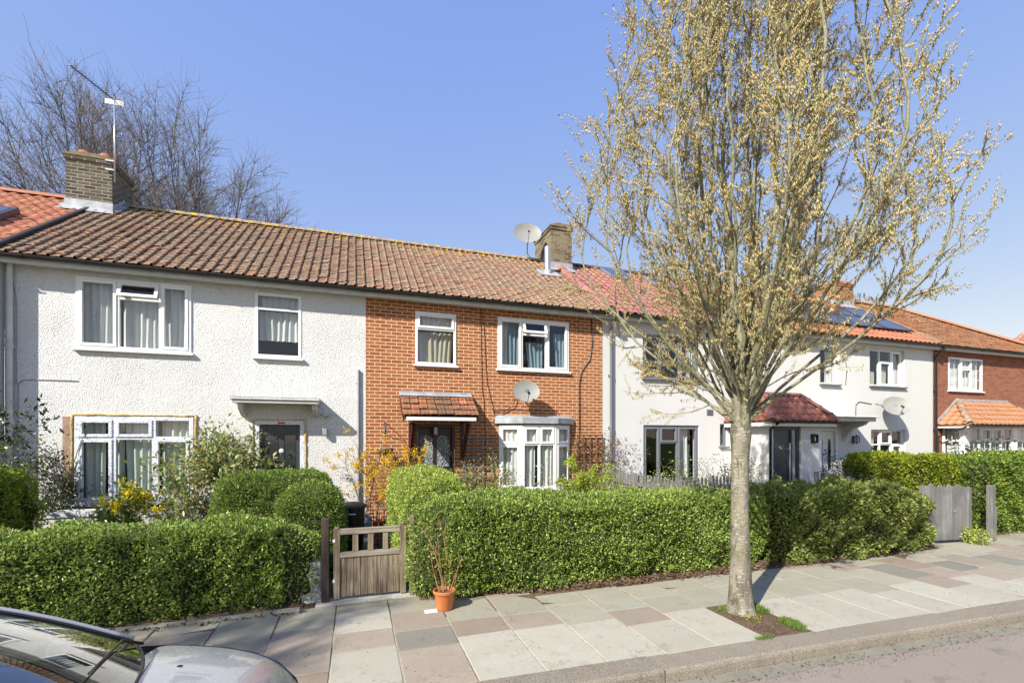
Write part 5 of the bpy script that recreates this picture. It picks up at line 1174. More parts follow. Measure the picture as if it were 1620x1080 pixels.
S_('forsythia', 'small sprig of yellow blossom beside the porch bracket', 'shrub', (1.02, 9.5, .3), 10, 6, 1.55, .2, 'golden', 60, .04, 'orange_fl', 130, .036, twigs=6, bare=.6, fgroup=9, ftop=.6)
S_('climbing_rose', 'straggling rose with sparse leaves on the trellis by the bay', 'climber', (2.62, 9.75, .1), 11, 12, 1.6, .6, 'photo', 2000, .06, 'lime', 14, .02, twigs=7, bare=.35, clus=.07, stem_r=.008)
S_('rose_bush', 'nearly bare rose stems in front of the maroon door', 'shrub', (1.95, 9.3, .1), 12, 4, 1.7, .15, 'rose_leaf', 30, .05, twigs=3, stem_r=.014)
S_('euphorbia', 'lime green euphorbia in front of the bay window at its right', 'shrub', (4.55, 9.0, .1), 13, 14, 1.5, .4, 'mixleaf', 900, .055, 'lime', 260, .045, twigs=5, bare=.4, fgroup=12, ftop=.55, clus=.06)
S_('euphorbia', 'smaller lime green clump beside the right trellis', 'shrub', (5.05, 8.9, .1), 14, 10, 1.22, .32, 'mixleaf', 500, .045, 'lime', 60, .03, twigs=5, fgroup=10, ftop=.5)
S_('young_shrub', 'sparse small plant under the middle of the bay window', 'shrub', (3.75, 9.2, .1), 16, 5, 1.42, .22, 'sage', 130, .06, twigs=4, bare=.5)
S_('climbing_shrub', 'brown leaved creeper tangled over the right trellis', 'climber', (5.48, 10.02, .1), 17, 9, 2.1, .3, 'brown_l', 700, .06, twigs=8, wall=.1, bare=.4, stemmat='twig')
S_('blue_shrub', 'small grey blue bush at the foot of the lime euphorbia', 'shrub', (4.25, 8.6, .1), 18, 10, 1.2, .25, 'sage', 500, .035, twigs=5)
S_('climbing_shrub', 'thin arching climber stems by the grey downpipe', 'climber', (6.3, 9.9, .1), 19, 9, 2.1, .75, 'dark_leaf', 110, .06, twigs=3, wall=.2, bare=.4, stem_r=.005)
S_('garden_shrub', 'green shrub in front of the grey framed window, left one', 'shrub', (7.1, 9.0, .1), 20, 9, 1.55, .4, 'mixleaf', 420, .06, twigs=6, bare=.4, clus=.07)
S_('garden_shrub', 'leafy upright shrub in front of the grey framed window, right one', 'shrub', (8.0, 8.6, .1), 21, 9, 1.65, .4, 'rose_leaf', 460, .06, twigs=6, bare=.4, clus=.07)
S_('garden_shrub', 'rounded green shrub left of the street tree trunk behind the hedge', 'shrub', (7.95, 7.9, .1), 22, 14, 1.42, .42, 'privet_d', 1500, .05, twigs=7, bare=.3, clus=.07)
S_('garden_shrub', 'yellow green bush just behind the long hedge by the picket fence', 'shrub', (5.95, 7.6, .1), 23, 14, 1.36, .42, 'privet_b', 1400, .045, twigs=7, bare=.3, clus=.07)
S_('garden_shrub', 'golden bush growing at the near end of the picket fence', 'shrub', (4.6, 7.6, .1), 24, 14, 1.35, .38, 'golden', 1100, .045, twigs=7, bare=.3, clus=.07)
S_('dark_shrub', 'dark purple leaved shrub in front of the golden hedge', 'shrub', (11.9, 8.0, .1), 25, 14, 1.15, .75, 'dark_leaf', 1700, .07, twigs=7, bare=.2, clus=.09)
S_('dark_shrub', 'thin dark shrub against the cream wall by the white door', 'shrub', (12.9, 9.3, .1), 26, 6, 1.75, .45, 'dark_leaf', 260, .07, twigs=6, bare=.55, clus=.07)
S_('dark_shrub', 'dark green bush under the red brick bay window', 'shrub', (17.9, 8.6, .1), 27, 14, 1.85, .8, 'dark_leaf', 1500, .09, twigs=7, bare=.4, clus=.12)
S_('weed', 'low green weed at the foot of the grey gate', 'plant', (11.55, 5.72, 0), 28, 14, .3, .32, 'privet_b', 700, .05, twigs=4, bare=.1, stem_r=.004)
S_('weed', 'tiny seedling in the tree pit soil', 'plant', (4.33, 4.14, -.01), 29, 5, .07, .05, 'lime', 40, .03, twigs=2, bare=.1, stem_r=.002, clus=.01)
S_('tree_stump_shoots', 'pruned shrub hidden beside the black dustbin', 'shrub', (.5, 9.0, 0), 30, 5, .9, .15, 'rose_leaf', 30, .04, twigs=3, stem_r=.02)
# ================================================================ flower pot
px, py = gp(706, 968); py += .12
po_ = thing('flower_pot', 'orange plastic flower pot standing on the pavement before the hedge', 'flower pot', (px, py, 0))
m = MB(); m.lathe([(.001, .004), (.095, .004), (.10, .012), (.118, .19), (.121, .195), (.136, .2), (.139, .207), (.139, .232), (.134, .237), (.124, .235), (.118, .2), (.116, .18), (.001, .18)], (px, py, 0), 40); m.build('pot', M['pot'], po_, smooth=True, angle=35)
m = MB(); m.lathe([(.001, .205), (.05, .21), (.117, .2)], (px, py, 0), 30); m.build('soil', M['soil'], po_, smooth=True)
sp_ = thing('potted_shrub', 'bare brown shoots growing from the orange pot', 'shrub', (px, py, .2))
rg = np.random.default_rng(77); lines = []
for (dx, dy, L, ln, r) in ((-.02, 0, .86, -.10, .006), (-.05, .02, .6, -.36, .005), (.0, .03, .7, .04, .006), (.07, 0, .42, .30, .005), (.06, .03, .5, .16, .005), (.09, -.01, .24, .45, .004), (-.06, -.01, .3, -.2, .004), (.03, .05, .9, -.05, .005)):
    p, r_ = branch(rg, (dx, dy, 0), (ln, .02, 1), L, r, r*.4, 9, .07, .03); lines.append((p, r_))
    for k in range(3):
        i = rg.integers(4, 9); q, rr = branch(rg, p[i], (rg.normal(0, .5), rg.normal(0, .5), 1), .14, r*.5, r*.25, 3, .15, 0); lines.append((q, rr))
V, Fq = tubes_np(lines, 6); nmesh('shoot', V, Fq, plain('brown_shoot', (.36, .19, .09), .7, var=.25, vs=20), sp_, local=True, smooth=True)
qx, qy = gp(679, 969); m = MB(); m.box(qx-.05, qx+.10, qy-.02, qy+.09, .004, .009); tag(m.build('paper_label', M['pvc']), 'small white card lying on the paving beside the orange pot', 'card')
# ================================================================ oak gate
gt = thing('garden_gate', 'weathered brown wooden gate with open top between the two hedges', 'gate', (-.27, 6.32, 0))
gx0, gx1, gy = -.245, .66, 6.32; gd = .05
m = MB(); m.box(gx0, gx0+.075, gy, gy+gd, .03, .93); m.lathe([(0.0375, .93), (.03, .95), (.001, .957)], (gx0+.0375, gy+gd/2, 0), 12); m.build('stile', M['oak'], gt, bevel=.006)
m = MB(); m.box(gx1-.075, gx1, gy, gy+gd, .03, .95); m.lathe([(0.0375, .95), (.03, .97), (.001, .977)], (gx1-.0375, gy+gd/2, 0), 12); m.build('stile', M['oak'], gt, bevel=.006)
m = MB(); m.box(gx0+.077, gx1-.077, gy+.004, gy+gd-.004, .85, .925); m.build('rail', M['oak_x'], gt, bevel=.005)
m = MB(); m.box(gx0+.077, gx1-.077, gy+.004, gy+gd-.004, .555, .625); m.build('rail', M['oak_x'], gt, bevel=.005)
for k in range(3): x = gx0+.077+(gx1-gx0-.154)*(k+1)/4-.035; m = MB(); m.box(x, x+.07, gy+.012, gy+gd-.012, .627, .848); m.build('baluster', M['oak'], gt, bevel=.004)
m = MB(); n = 9; wb = (gx1-gx0-.154)/n
for k in range(n): m.box(gx0+.077+k*wb+.003, gx0+.077+(k+1)*wb-.003, gy+.016+rk.uniform(0, .003), gy+gd-.014, .05+rk.uniform(0, .01), .553)
m.build('board_panel', M['oak'], gt, bevel=.003)
m = MB(); m.box(gx0-.01, gx0+.02, gy-.006, gy-.001, .76, .80); m.box(gx0-.01, gx0+.02, gy-.006, gy-.001, .25, .29); m.build('hinge', M['metal_w'], gt)
m = MB(); m.box(-.385, -.295, 6.29, 6.39, -.05, 1.07); tag(m.build('gate_post', M['post_d'], bevel=.008), 'dark brown wooden post on the left of the garden gate', 'post')
m = MB(); m.box(.70, .755, 6.22, 6.31, -.05, 1.06); tag(m.build('gate_post', M['oak'], bevel=.008), 'slim weathered pale post on the right of the garden gate', 'post')
m = MB(); m.box(-.62, -.40, 6.42, 6.62, -.05, .50); m.box(-.63, -.39, 6.40, 6.63, -.05, .12); tag(m.build('gate_pier', M['plaster'], bevel=.012), 'low white rendered pier half hidden at the end of the left hedge', 'pier')
# grey board gate
g2 = thing('garden_gate', 'tall grey painted board gate with wavy top at the right end of the hedges', 'gate', (10.5, 5.95, 0)); gx = 10.52; wd_ = .112
GT = lambda x, y, z: (x, 5.98-(x-10.5)*.12+y, z)
m = MB(T=GT)
for k in range(10):
    x = gx-.1+k*wd_; tp = 1.13+(.035 if k % 2 == 0 else -.01)+(.03 if k in (1, 2) else 0); wv = wd_-.006
    pr = [(x, .07), (x+wv, .07), (x+wv, tp-.04), (x+wv*.75, tp-.005), (x+wv*.5, tp), (x+wv*.25, tp-.005), (x, tp-.04)]; o_ = rk.uniform(0, .003); m.prism(pr, 1, o_, o_+.02)
m.build('board_panel', M['greywood'], g2)
m = MB(T=GT); m.box(gx-.08, gx+1.0, .025, .055, .22, .30); m.box(gx-.08, gx+1.0, .025, .055, .88, .96); m.build('rail', M['greywood'], g2)
m = MB(T=GT); m.box(gx+.72, gx+.77, -.012, -.002, .62, .66); m.build('latch', M['steel'], g2)
m = MB(); m.box(11.62, 11.72, 5.84, 5.94, -.05, 1.09); tag(m.build('gate_post', M['greywood'], bevel=.008), 'grey painted post joined to the right side of the grey board gate', 'post')
m = MB(); m.box(12.13, 12.25, 5.72, 5.82, -.05, 1.13); m.box(12.26, 12.33, 5.74, 5.8, -.05, .7); tag(m.build('gate_post', M['greywood'], bevel=.008), 'grey wooden post standing alone before the right hedge', 'post')
# picket fences
def picket(label, p, q, h, zt, mat, n, w_=.07, gap=.5, zb=.1):
    """each paling has a pointed head; rails run behind"""
    L = math.hypot(q[0]-p[0], q[1]-p[1]); ux, uy = (q[0]-p[0])/L, (q[1]-p[1])/L; o = thing('picket_fence', label, 'fence', (p[0], p[1], 0)); T = lambda x, y, z: (p[0]+ux*x-uy*y, p[1]+uy*x+ux*y, z); m = MB(T)
    for k in range(n):
        x = L*k/n; t = zt+rk.uniform(-.012, .012); m.prism([(x, zb), (x+w_, zb), (x+w_, t-.05), (x+w_*.8, t-.015), (x+w_*.5, t), (x+w_*.2, t-.015), (x, t-.05)], 1, 0, .018)
    m.build('palings', M[mat], o)
    for z in (.4, zt-.25): m = MB(T); m.box(0, L, .02, .06, z, z+.07); m.build('rail', M[mat], o)
    for x in (0, L/2, L-.08): m = MB(T); m.box(x, x+.08, .062, .14, 0, zt+.02); m.build('post', M[mat], o)
    return o
picket('weathered grey picket fence running back from the hedge towards the brick wall edge', (5.68, 6.95), (5.86, 10.0), 1.3, 1.31, 'greywood', 26)
picket('dark grey picket fence beside the porch of the grey door', (10.5, 7.3), (11.3, 8.72), 1.2, 1.2, 'greywood', 11, .075)
picket('short grey picket run between the garden shrubs under the grey framed window', (6.3, 7.7), (8.0, 8.0), 1.25, 1.27, 'greywood', 15)
fp = S_('geranium', 'small pink flower at the top of the dark picket fence', 'flower', (11.12, 8.5, 1.05), 33, 3, .18, .06, 'mixleaf', 10, .03, twigs=2, stem_r=.003)
V, Fq = leaf_geo(rg.normal(0, .02, (40, 3))+np.array([0, 0, .2]), rg.normal(size=(40, 3)), .03, .025, rg); nmesh('flowers', V, Fq, M['pink'], fp, local=True)
# trellises
def trellis(label, x0, x1, z0, z1, y, nx, nz, mat, bw_=.028):
    o = thing('trellis', label, 'trellis', ((x0+x1)/2, y, 0)); m = MB()
    for i in range(nx+1): x = x0+(x1-x0)*i/nx; m.box(x-bw_/2, x+bw_/2, y, y+.014, z0, z1)
    m.build('upright_slats', M[mat], o); m = MB()
    for j in range(nz+1): z = z0+(z1-z0)*j/nz; m.box(x0-.05, x1+.02, y-.0165, y-.0015, z-bw_/2, z+bw_/2)
    m.build('cross_slats', M[mat], o); return o
trellis('blue grey wooden trellis on the bricks between door and bay', 2.33, 2.98, .55, 2.08, D0-.06, 3, 7, 'trelwood', .036)
trellis('brown wooden trellis on the bricks right of the bay', 5.15, 5.82, .4, 2.15, D0-.06, 4, 9, 'brownwood', .034)
# hanging basket bracket
hb = thing('hanging_basket', 'empty hanging basket on a black scroll bracket on the brick wall', 'hanging basket', (.68, D0, 2.1)); m = MB()
m.tube([(.62, D0-.012, 2.42), (.62, D0-.012, 2.12)], .008, 6); m.tube([(.62, D0-.02, 2.42), (.62, D0-.30, 2.40)], .008, 6); m.tube([(.62, D0-.02, 2.15), (.62, D0-.27, 2.39)], .006, 6); m.build('bracket', M['black'], hb)
m = MB()
for k in range(3): t = 2.1*k; m.tube([(.62, D0-.29, 2.38), (.62+.15*math.cos(t), D0-.29+.15*math.sin(t), 1.86)], .003, 4)
m.build('chain', M['steel'], hb); m = MB(); m.lathe([(.155, 0), (.16, .01), (.15, -.06), (.11, -.12), (.05, -.15), (.001, -.155)], (.62, D0-.29, 1.86), 18)
m.build('basket', plain('coir', (.10, .06, .035), .95, var=.4, vs=30, bump=1., bs=60, bd=.01), hb, smooth=True)
# bins, planter, spade
bn = thing('dustbin', 'black ribbed plastic dustbin with lid behind the wooden gate', 'dustbin', (.0, 8.95, 0)); bx, by = -.02, 8.9; m = MB(); n = 48; vs = []
for r, z in ((.17, .01), (.215, .80), (.225, .81), (.225, .85)):
    for k in range(n): t = 2*math.pi*k/n; rr = r+(.006 if (k % 4 < 2 and z < .8) else 0); vs.append((bx+rr*math.cos(t), by+rr*math.sin(t), z))
m.add(vs, [(i*n+k, i*n+(k+1) % n, (i+1)*n+(k+1) % n, (i+1)*n+k) for i in range(3) for k in range(n)]+[tuple(range(n))]); m.build('body', M['black'], bn)
m = MB(); m.lathe([(.245, .83), (.25, .855), (.245, .875), (.2, .90), (.08, .925), (.001, .93)], (bx, by, 0), 36); m.build('lid', plain('grey_black_plastic', (.05, .05, .055), .5), bn, smooth=True, angle=40)
m = MB(); m.tube([(bx-.05, by-.22, .72), (bx-.05, by-.26, .74), (bx+.05, by-.26, .74), (bx+.05, by-.22, .72)], .012, 6); m.build('handle', M['steel'], bn)
wb_ = thing('wheelie_bin', 'green wheeled bin half hidden by the street tree trunk', 'wheeled bin', (8.35, 7.9, 0)); G_ = plain('green_plastic', (.02, .12, .05), .5)
m = MB(); m.add([(8.1,7.65,.08),(8.55,7.65,.08),(8.55,8.2,.08),(8.1,8.2,.08),(8.04,7.6,1.0),(8.62,7.6,1.0),(8.62,8.32,1.0),(8.04,8.32,1.0)], [(0,3,2,1),(4,5,6,7),(0,1,5,4),(1,2,6,5),(2,3,7,6),(3,0,4,7)]); m.build('body', G_, wb_, bevel=.02)
m = MB(); m.box(8.02, 8.64, 7.56, 8.34, 1.002, 1.04); m.prism([(8.06, 1.041), (8.60, 1.041), (8.54, 1.09), (8.12, 1.09)], 1, 7.62, 8.28); m.tube([(8.05, 8.37, 1.02), (8.61, 8.37, 1.02)], .02, 8); m.build('lid', G_, wb_, bevel=.012)
for x in (8.06, 8.56): m = MB(); m.tube([(x, 8.2, .1), (x+.05, 8.2, .1)], .1, 16); m.build('wheel', M['black'], wb_)
pl = thing('planter', 'white painted trough planter standing under the left window', 'planter', (-4.3, 9.6, 0)); m = MB(); y0_, y1_ = 9.42, 9.80
wall_open(m, -4.62, -3.98, .02, .88, y0_, y0_+.03, []); m.box(-4.62, -3.98, y1_-.03, y1_, .02, .88); m.box(-4.62, -4.59, y0_+.031, y1_-.031, .02, .88); m.box(-4.01, -3.98, y0_+.031, y1_-.031, .02, .88); m.box(-4.64, -3.96, y0_-.02, y0_-.001, .80, .89); m.build('trough', M['plaster'], pl, bevel=.006)
m = MB(); m.box(-4.588, -4.012, y0_+.032, y1_-.032, .1, .84); m.build('soil', M['soil'], pl)
sp = thing('garden_spade', 'blue grey snow shovel leaning on the brick wall beside the dustbin', 'shovel', (.35, 9.6, 0)); m = MB(); m.tube([(.20, 9.5, .55), (.52, 9.95, 1.75)], .016, 8); m.build('shaft', M['oak'], sp, smooth=True)
m = MB(); m.tube([(.46, 9.95, 1.77), (.58, 9.95, 1.75)], .018, 8); m.build('handle', M['maroon'], sp)
m = MB(); m.prism([(.10, .18), (.34, .16), (.33, .56), (.24, .64), (.13, .58)], 1, 9.38, 9.40); m.build('blade', plain('blue_grey_blade', (.35, .42, .52), .5), sp, bevel=.006)
for k, (x, y) in enumerate(((.40, 9.4), (.52, 9.42))):
    o = thing('plant_pot', ['small red plastic plant pot behind the gate, left one', 'small red plastic plant pot behind the gate, right one'][k], 'plant pot', (x, y, 0)); m = MB(); m.lathe([(.001, .32), (.04, .32), (.055, .43), (.06, .43), (.06, .45), (.05, .45), (.001, .41)], (x, y, 0), 18); m.build('pot', plain('red_plastic', (.5, .06, .03), .4), o, smooth=True, angle=40)
m = MB(); m.box(.34, .60, 9.3, 9.55, 0, .30); m.box(.32, .62, 9.28, 9.57, .301, .318); tag(m.build('low_brick_pier', M['brick'], bevel=.004), 'low brick pier carrying the two small red pots', 'pier')

# ================================================================ trees
def big_tree(name, label, base, seed, trunk, z_fork, ztop, rad, nl, limb_r, subs, subL, twigs, twL, tw_r, catk=0, off=(0, 0), mats=('bark', 'bark_l', 'twig'), prof=None, group=None, sub_r=.011, low=0, extra=None, tn=16, dome=.42):
    rg = np.random.default_rng(seed); o = thing(name, label, 'tree', base, group=group)
    tp, tr = trunk; V, Fq = tubes_np([(np.array(tp, float), np.array(tr))], tn)
    # uneven trunk surface
    V += rg.normal(0, .002, V.shape); nmesh('trunk', V, Fq, M[mats[0]], o, local=True, smooth=True)
    limbs = []; subsl = []; tws = []; tips = []
    def prof_r(t): return math.sin(min(1, t*1.35)*math.pi/2)
    specs = []
    for i in range(nl):
        az = 2*math.pi*(i*.618034+rg.uniform(-.06, .06)); s = math.sqrt((i+.5)/nl); rt = rad*s*rg.uniform(.88, 1.05)
        zs = z_fork+rg.uniform(-.12, .9)*(1-s*.75); ze = ztop-(ztop-z_fork)*dome*s**2.4*rg.uniform(.7, 1.1); specs.append((az, rt, zs, ze, 1.-.45*s, prof or .62))
    for i in range(low):
        az = rg.uniform(0, 2*math.pi); zl = z_fork+rg.uniform(.2, 1.2); specs.append((az, rad*rg.uniform(.35, .75), zl, zl+rg.uniform(.45, 2.2), .2, .9))
    if extra: specs += extra
    for (az, rt, zs, ze, sc, pw) in specs:
        k = 22; t = np.linspace(0, 1, k+1); rr = rt*t**pw if pw > 0 else rt*np.sin(np.minimum(1, t*-pw)*np.pi/2)**1.45*(1-.35*np.maximum(0, t-.45)/.55)
        wob = np.cumsum(rg.normal(0, .028, (k+1, 2)), 0)*(ze-zs)/6; wob -= wob[0]
        x = math.cos(az)*rr+wob[:, 0]+off[0]*t+tp[-1][0]*.9; y = math.sin(az)*rr+wob[:, 1]+off[1]*t+tp[-1][1]*.9
        z = zs+(ze-zs)*(t**1.12); pts = np.stack([x, y, z], 1); r0 = limb_r*sc*rg.uniform(.8, 1.15); rad_ = r0*(1-t)**1.05+tw_r*1.6
        limbs.append((pts, rad_)); L = np.linalg.norm(np.diff(pts, axis=0), axis=1).sum(); ns = int(subs*L)
        for j in range(ns):
            u = rg.uniform(.0, 1.)**.8*(.92 if rt > rad*.5 else .8)*k+(.08 if rt > rad*.5 else .2)*k*.98; a = min(k-1, int(u)); p = pts[a]+(pts[a+1]-pts[a])*(u-a); d = pts[a+1]-pts[a]; d /= np.linalg.norm(d)
            outv = np.array([p[0]-off[0]*.5, p[1]-off[1]*.5, 0.]); outv /= max(np.linalg.norm(outv), .2)
            ang = rg.uniform(.35, .9); dd = d*math.cos(ang)+(perp(rg, d)*.8+outv*rg.uniform(-.1, .8))*math.sin(ang)
            l = subL*rg.uniform(.45, 1.15)*(1-.35*u/k); q, qr = branch(rg, p, dd, l, sub_r*rg.uniform(.6, 1.2)*(1-.4*u/k), tw_r*1.1, 7, .13, .06); subsl.append((q, qr))
            for m_ in range(twigs):
                v = rg.integers(1, 7); dq = q[v+1]-q[v]; dq /= np.linalg.norm(dq)
                w_, wr = branch(rg, q[v], dq*.8+perp(rg, dq)*rg.uniform(.4, 1.), twL*rg.uniform(.4, 1.2), tw_r, tw_r*.5, 3, .2, .05); tws.append((w_, wr)); tips.append(w_)
            tips.append(q[3:])
    V, Fq = tubes_np(limbs, 9); nmesh('limbs', V, Fq, M[mats[1]], o, local=True, smooth=True)
    V, Fq = tubes_np(subsl, 5); nmesh('branches', V, Fq, M[mats[1]], o, local=True, smooth=True)
    V, Fq = tubes_np(tws, 3); nmesh('twigs', V, Fq, M[mats[2]], o, local=True)
    if catk:
        Ta = np.concatenate([q[:-1] for q in tips]); Tb = np.concatenate([q[1:] for q in tips]); T = Tb; n = catk; ii = rg.integers(len(Ta), size=n); P = Ta[ii]+(Tb[ii]-Ta[ii])*rg.uniform(0, 1, (n, 1))+rg.normal(0, .004, (n, 3))
        D = rg.normal(0, .28, (n, 3))+np.array([.05, 0, -1]); D /= np.linalg.norm(D, axis=1, keepdims=True); L = rg.uniform(.028, .062, n)[:, None]; R_ = rg.uniform(.0032, .0052, n)[:, None]
        r = rg.normal(size=(n, 3)); S = np.cross(D, r); S /= np.linalg.norm(S, axis=1, keepdims=True); U = np.cross(S, D)
        c = P+D*L*.45; Vv = np.stack([P, c+S*R_, c+(-.5*S+.866*U)*R_, c+(-.5*S-.866*U)*R_, P+D*L], 1).reshape(-1, 3); i = np.arange(n)*5
        Ff = np.stack([np.stack([i+a, i+b, i+e], 1) for a, b, e in ((0,1,2),(0,2,3),(0,3,1),(4,2,1),(4,3,2),(4,1,3))], 1).reshape(-1, 3); nmesh('catkins', Vv, Ff, M['catkin'], o, local=True)
        n2 = catk//6; P = T[rg.integers(len(T), size=n2)]; V2, F2 = leaf_geo(P, rg.normal(0, 1, (n2, 3))+np.array([0, 0, .2]), rg.uniform(.015, .035, n2), .014, rg); nmesh('buds', V2, F2, M['golden'], o, local=True)
    return o
tb = (4.42, 4.42, 0)
tp = [(0, 0, -.03), (0, 0, .03), (0, 0, .12), (0, 0, .3), (-.005, 0, .7), (-.01, 0, 1.2), (-.01, 0, 1.7), (-.005, 0, 1.95), (.0, 0, 2.12), (.01, 0, 2.34), (.0, 0, 2.8), (.03, 0, 3.6)]
tr = [.195, .162, .142, .128, .112, .098, .094, .104, .120, .110, .07, .04]
tree = big_tree('street_tree', 'pale barked street tree hung with yellow catkins at the kerb', tb, 5, (tp, tr), 2.14, 9.9, 2.15, 32, .030, 4.0, 1.1, 5, .33, .0023, catk=175000, off=(.10, 0), low=9, prof=-2.0,
    extra=[(R(-15), 1.25, 1.95, 9.2, 2.2, .85), (R(172), .95, 1.98, 9.4, 2.0, .95), (R(80), .5, 2.0, 9.6, 1.7, 1.), (R(-75), .45, 2.0, 9.6, 1.9, 1.), (R(12), 2.0, 2.7, 6.6, .5, 1.2), (R(-8), 2.1, 2.9, 5.4, .42, 1.2), (R(195), 1.5, 2.6, 5.2, .4, 1.1)])
bt = [(0, 0, 0), (0, 0, 2), (.1, 0, 3.8), (.1, .1, 5.)]
def bgt(label, loc, seed, ztop, rad, nl, zf=3.6):
    return big_tree('bare_tree', label, loc, seed, (bt, [.35, .3, .26, .15]), zf, ztop, rad, nl, .06, 2.6, 2.5, 19, .85, .005, mats=('limb_bg', 'limb_bg', 'twig_bg'), group='bare trees behind the left house', sub_r=.018, prof=.92, dome=.62, tn=10)
bgt('tall bare winter tree standing behind the left chimney', (-8.0, 18.8, 0), 51, 12.3, 5.2, 44)
bgt('bare winter tree behind the ridge right of the left chimney', (-5.8, 19.5, 0), 52, 12.6, 4.8, 34)
bgt('lower bare tree at the right of the winter trees behind the roof', (-3.6, 19.0, 0), 53, 9.4, 2.9, 20)
t4 = bgt('bare winter tree at the far left edge of the sky', (-14.0, 19.5, 0), 54, 9.2, 3.6, 24)
# the next street tree along the kerb, outside the picture on the left; its top shades the near paving
o5 = dup(tree); o5.location = (-10.6, -.6, -.1); o5.rotation_euler.z = 2.1; o5['label'] = 'second catkin street tree standing outside the left of the picture'
for o in (tree, o5): o['group'] = 'street trees'
# ================================================================ parked car
def paintm():
    a = N('silver_grey_paint', .28, .5, .25); fl = a.n('ShaderNodeTexVoronoi', {'Vector': a.co, 'Scale': 900.}).outputs['Color']
    a.col(a.mix(.25, (.46, .465, .48), a.ramp(a.n('ShaderNodeSeparateColor', {0: fl}).outputs[0], [(0, (.34, .345, .36)), (1, (.54, .55, .57))])))
    a.set(a.b, 'Coat Weight', 1.); a.set(a.b, 'Coat Roughness', .04)
    d = a.ramp(a.noise(9., 6, rough=.7), [(.5, 0.), (.75, .35)]); a.set(a.b, 'Roughness', a.math('ADD', a.math('MULTIPLY', d, .5), .26)); return a.m
PAINT = paintm(); CG = glass_mat('windscreen_glass', (.62, .70, .66), 3., .13)
car = thing('parked_car', 'silver grey hatchback parked at the kerb, bonnet and windscreen at the lower left', 'car', (-2.0, 2.12, -.115))
CX, CY, CZ = .09, 2.13, -.085    # nose position; local x runs backwards from the nose
def cw_(x): return CX+x
XS = [-.30+.71*q for q in (0, -.04, -.12, -.25, -.42, -.62, -.85, -1.05)]+[-1.35, -1.8, -2.4, -3.0, -3.5, -3.8, -3.95, -4.0]
HWm = [.50, .60, .70, .775, .825, .85, .865, .872, .875, .88, .88, .875, .86, .82, .74, .6]
ZC = [.66, .76, .84, .905, .96, 1.0, 1.035, 1.06, 1.05, 1.05, 1.06, 1.07, 1.07, 1.05, 1.0, .9]     # centre of the bonnet / waist
ZS = [.60, .69, .765, .835, .885, .925, .955, .975, .99, 1.0, 1.01, 1.02, 1.02, 1.0, .95, .85]   # shoulder
def ring(i):
    x, w_, zc, zs = XS[i], HWm[i], ZC[i], ZS[i]; h = []
    side = [(w_*.93, .20), (w_*.985, .28), (w_*1.0, .48), (w_*.995, .66), (w_*.975, zs-.10), (w_*.945, zs-.035), (w_*.90, zs)]
    inner = [(w_*f, zs+(zc-zs)*(1-(f/.9)**2.2)) for f in (.78, .62, .42, .2)]
    pos = side+inner; r = [(y, z) for y, z in pos]+[(0, zc)]+[(-y, z) for y, z in pos[::-1]]
    return [(cw_(x), CY+y, z+CZ+.115) for y, z in r]
rings = [ring(i) for i in range(len(XS))]; nr = len(rings[0]); IC = 7   # cowl ring index
def loft(m, idx, jr):
    idx = list(idx); jr = list(jr); vs = [rings[i][j] for i in idx for j in jr]; k = len(jr)
    m.add(vs, [(a*k+b, a*k+b+1, (a+1)*k+b+1, (a+1)*k+b) for a in range(len(idx)-1) for b in range(k-1)])
sidej = list(range(0, 7)); bonj = list(range(6, nr-6)); sidek = list(range(nr-7, nr))
m = MB(); loft(m, range(0, len(XS)), sidej); loft(m, range(0, len(XS)), sidek); loft(m, range(8, len(XS)), [5, 6, 7]); loft(m, range(8, len(XS)), [nr-8, nr-7, nr-6])
m.add(rings[0], [tuple(range(nr))]); m.add(rings[-1], [tuple(range(nr-1, -1, -1))]); b = m.build('body', PAINT, car, smooth=True, angle=38)
m = MB(); loft(m, range(0, IC+1), bonj); 
# back edge of the bonnet curves to the corners
bo = m.build('bonnet', PAINT, car, smooth=True); sb = bo.modifiers.new('sub', 'SUBSURF'); sb.levels = sb.render_levels = 2
# shut lines beside the bonnet
for s in (1, -1):
    m = MB(); P = [rings[i][6] if s > 0 else rings[i][nr-7] for i in range(2, IC+1)]; m.tube([(p[0], p[1]-s*.006, p[2]+.001) for p in P], .0035, 5); m.build('shut_line', M['black'], bo)
# headlights
hl = M['headl'] = glass_mat('lamp_lens', (.85, .87, .9), 2.5, .1)
for s in (1, -1):
    m = MB(); vs = []; k = 8
    for i in range(k+1):
        t = i/k; x = -.35-.42*t; w_ = np.interp(-x, [-q for q in XS], HWm); zs = np.interp(-x, [-q for q in XS], ZS); hgt = .17*(1-t)+.01
        for j in range(5):
            v = j/4; vs.append((cw_(x), CY+s*(w_*(1.006-.05*v)+.002), zs-.055-hgt*(1-v)+CZ+.115+.022))
    m.add(vs, [(a*5+c, a*5+c+1, (a+1)*5+c+1, (a+1)*5+c) for a in range(k) for c in range(4)]); q = m.build('headlight', plain('headlight_lens', (.35, .37, .40), .06, .8, .3), car, smooth=True)
    m = MB(); m.tube([(v[0], v[1]+s*.002, v[2]) for v in vs[4::5]], .005, 5); m.build('lamp_seal', M['black'], q)
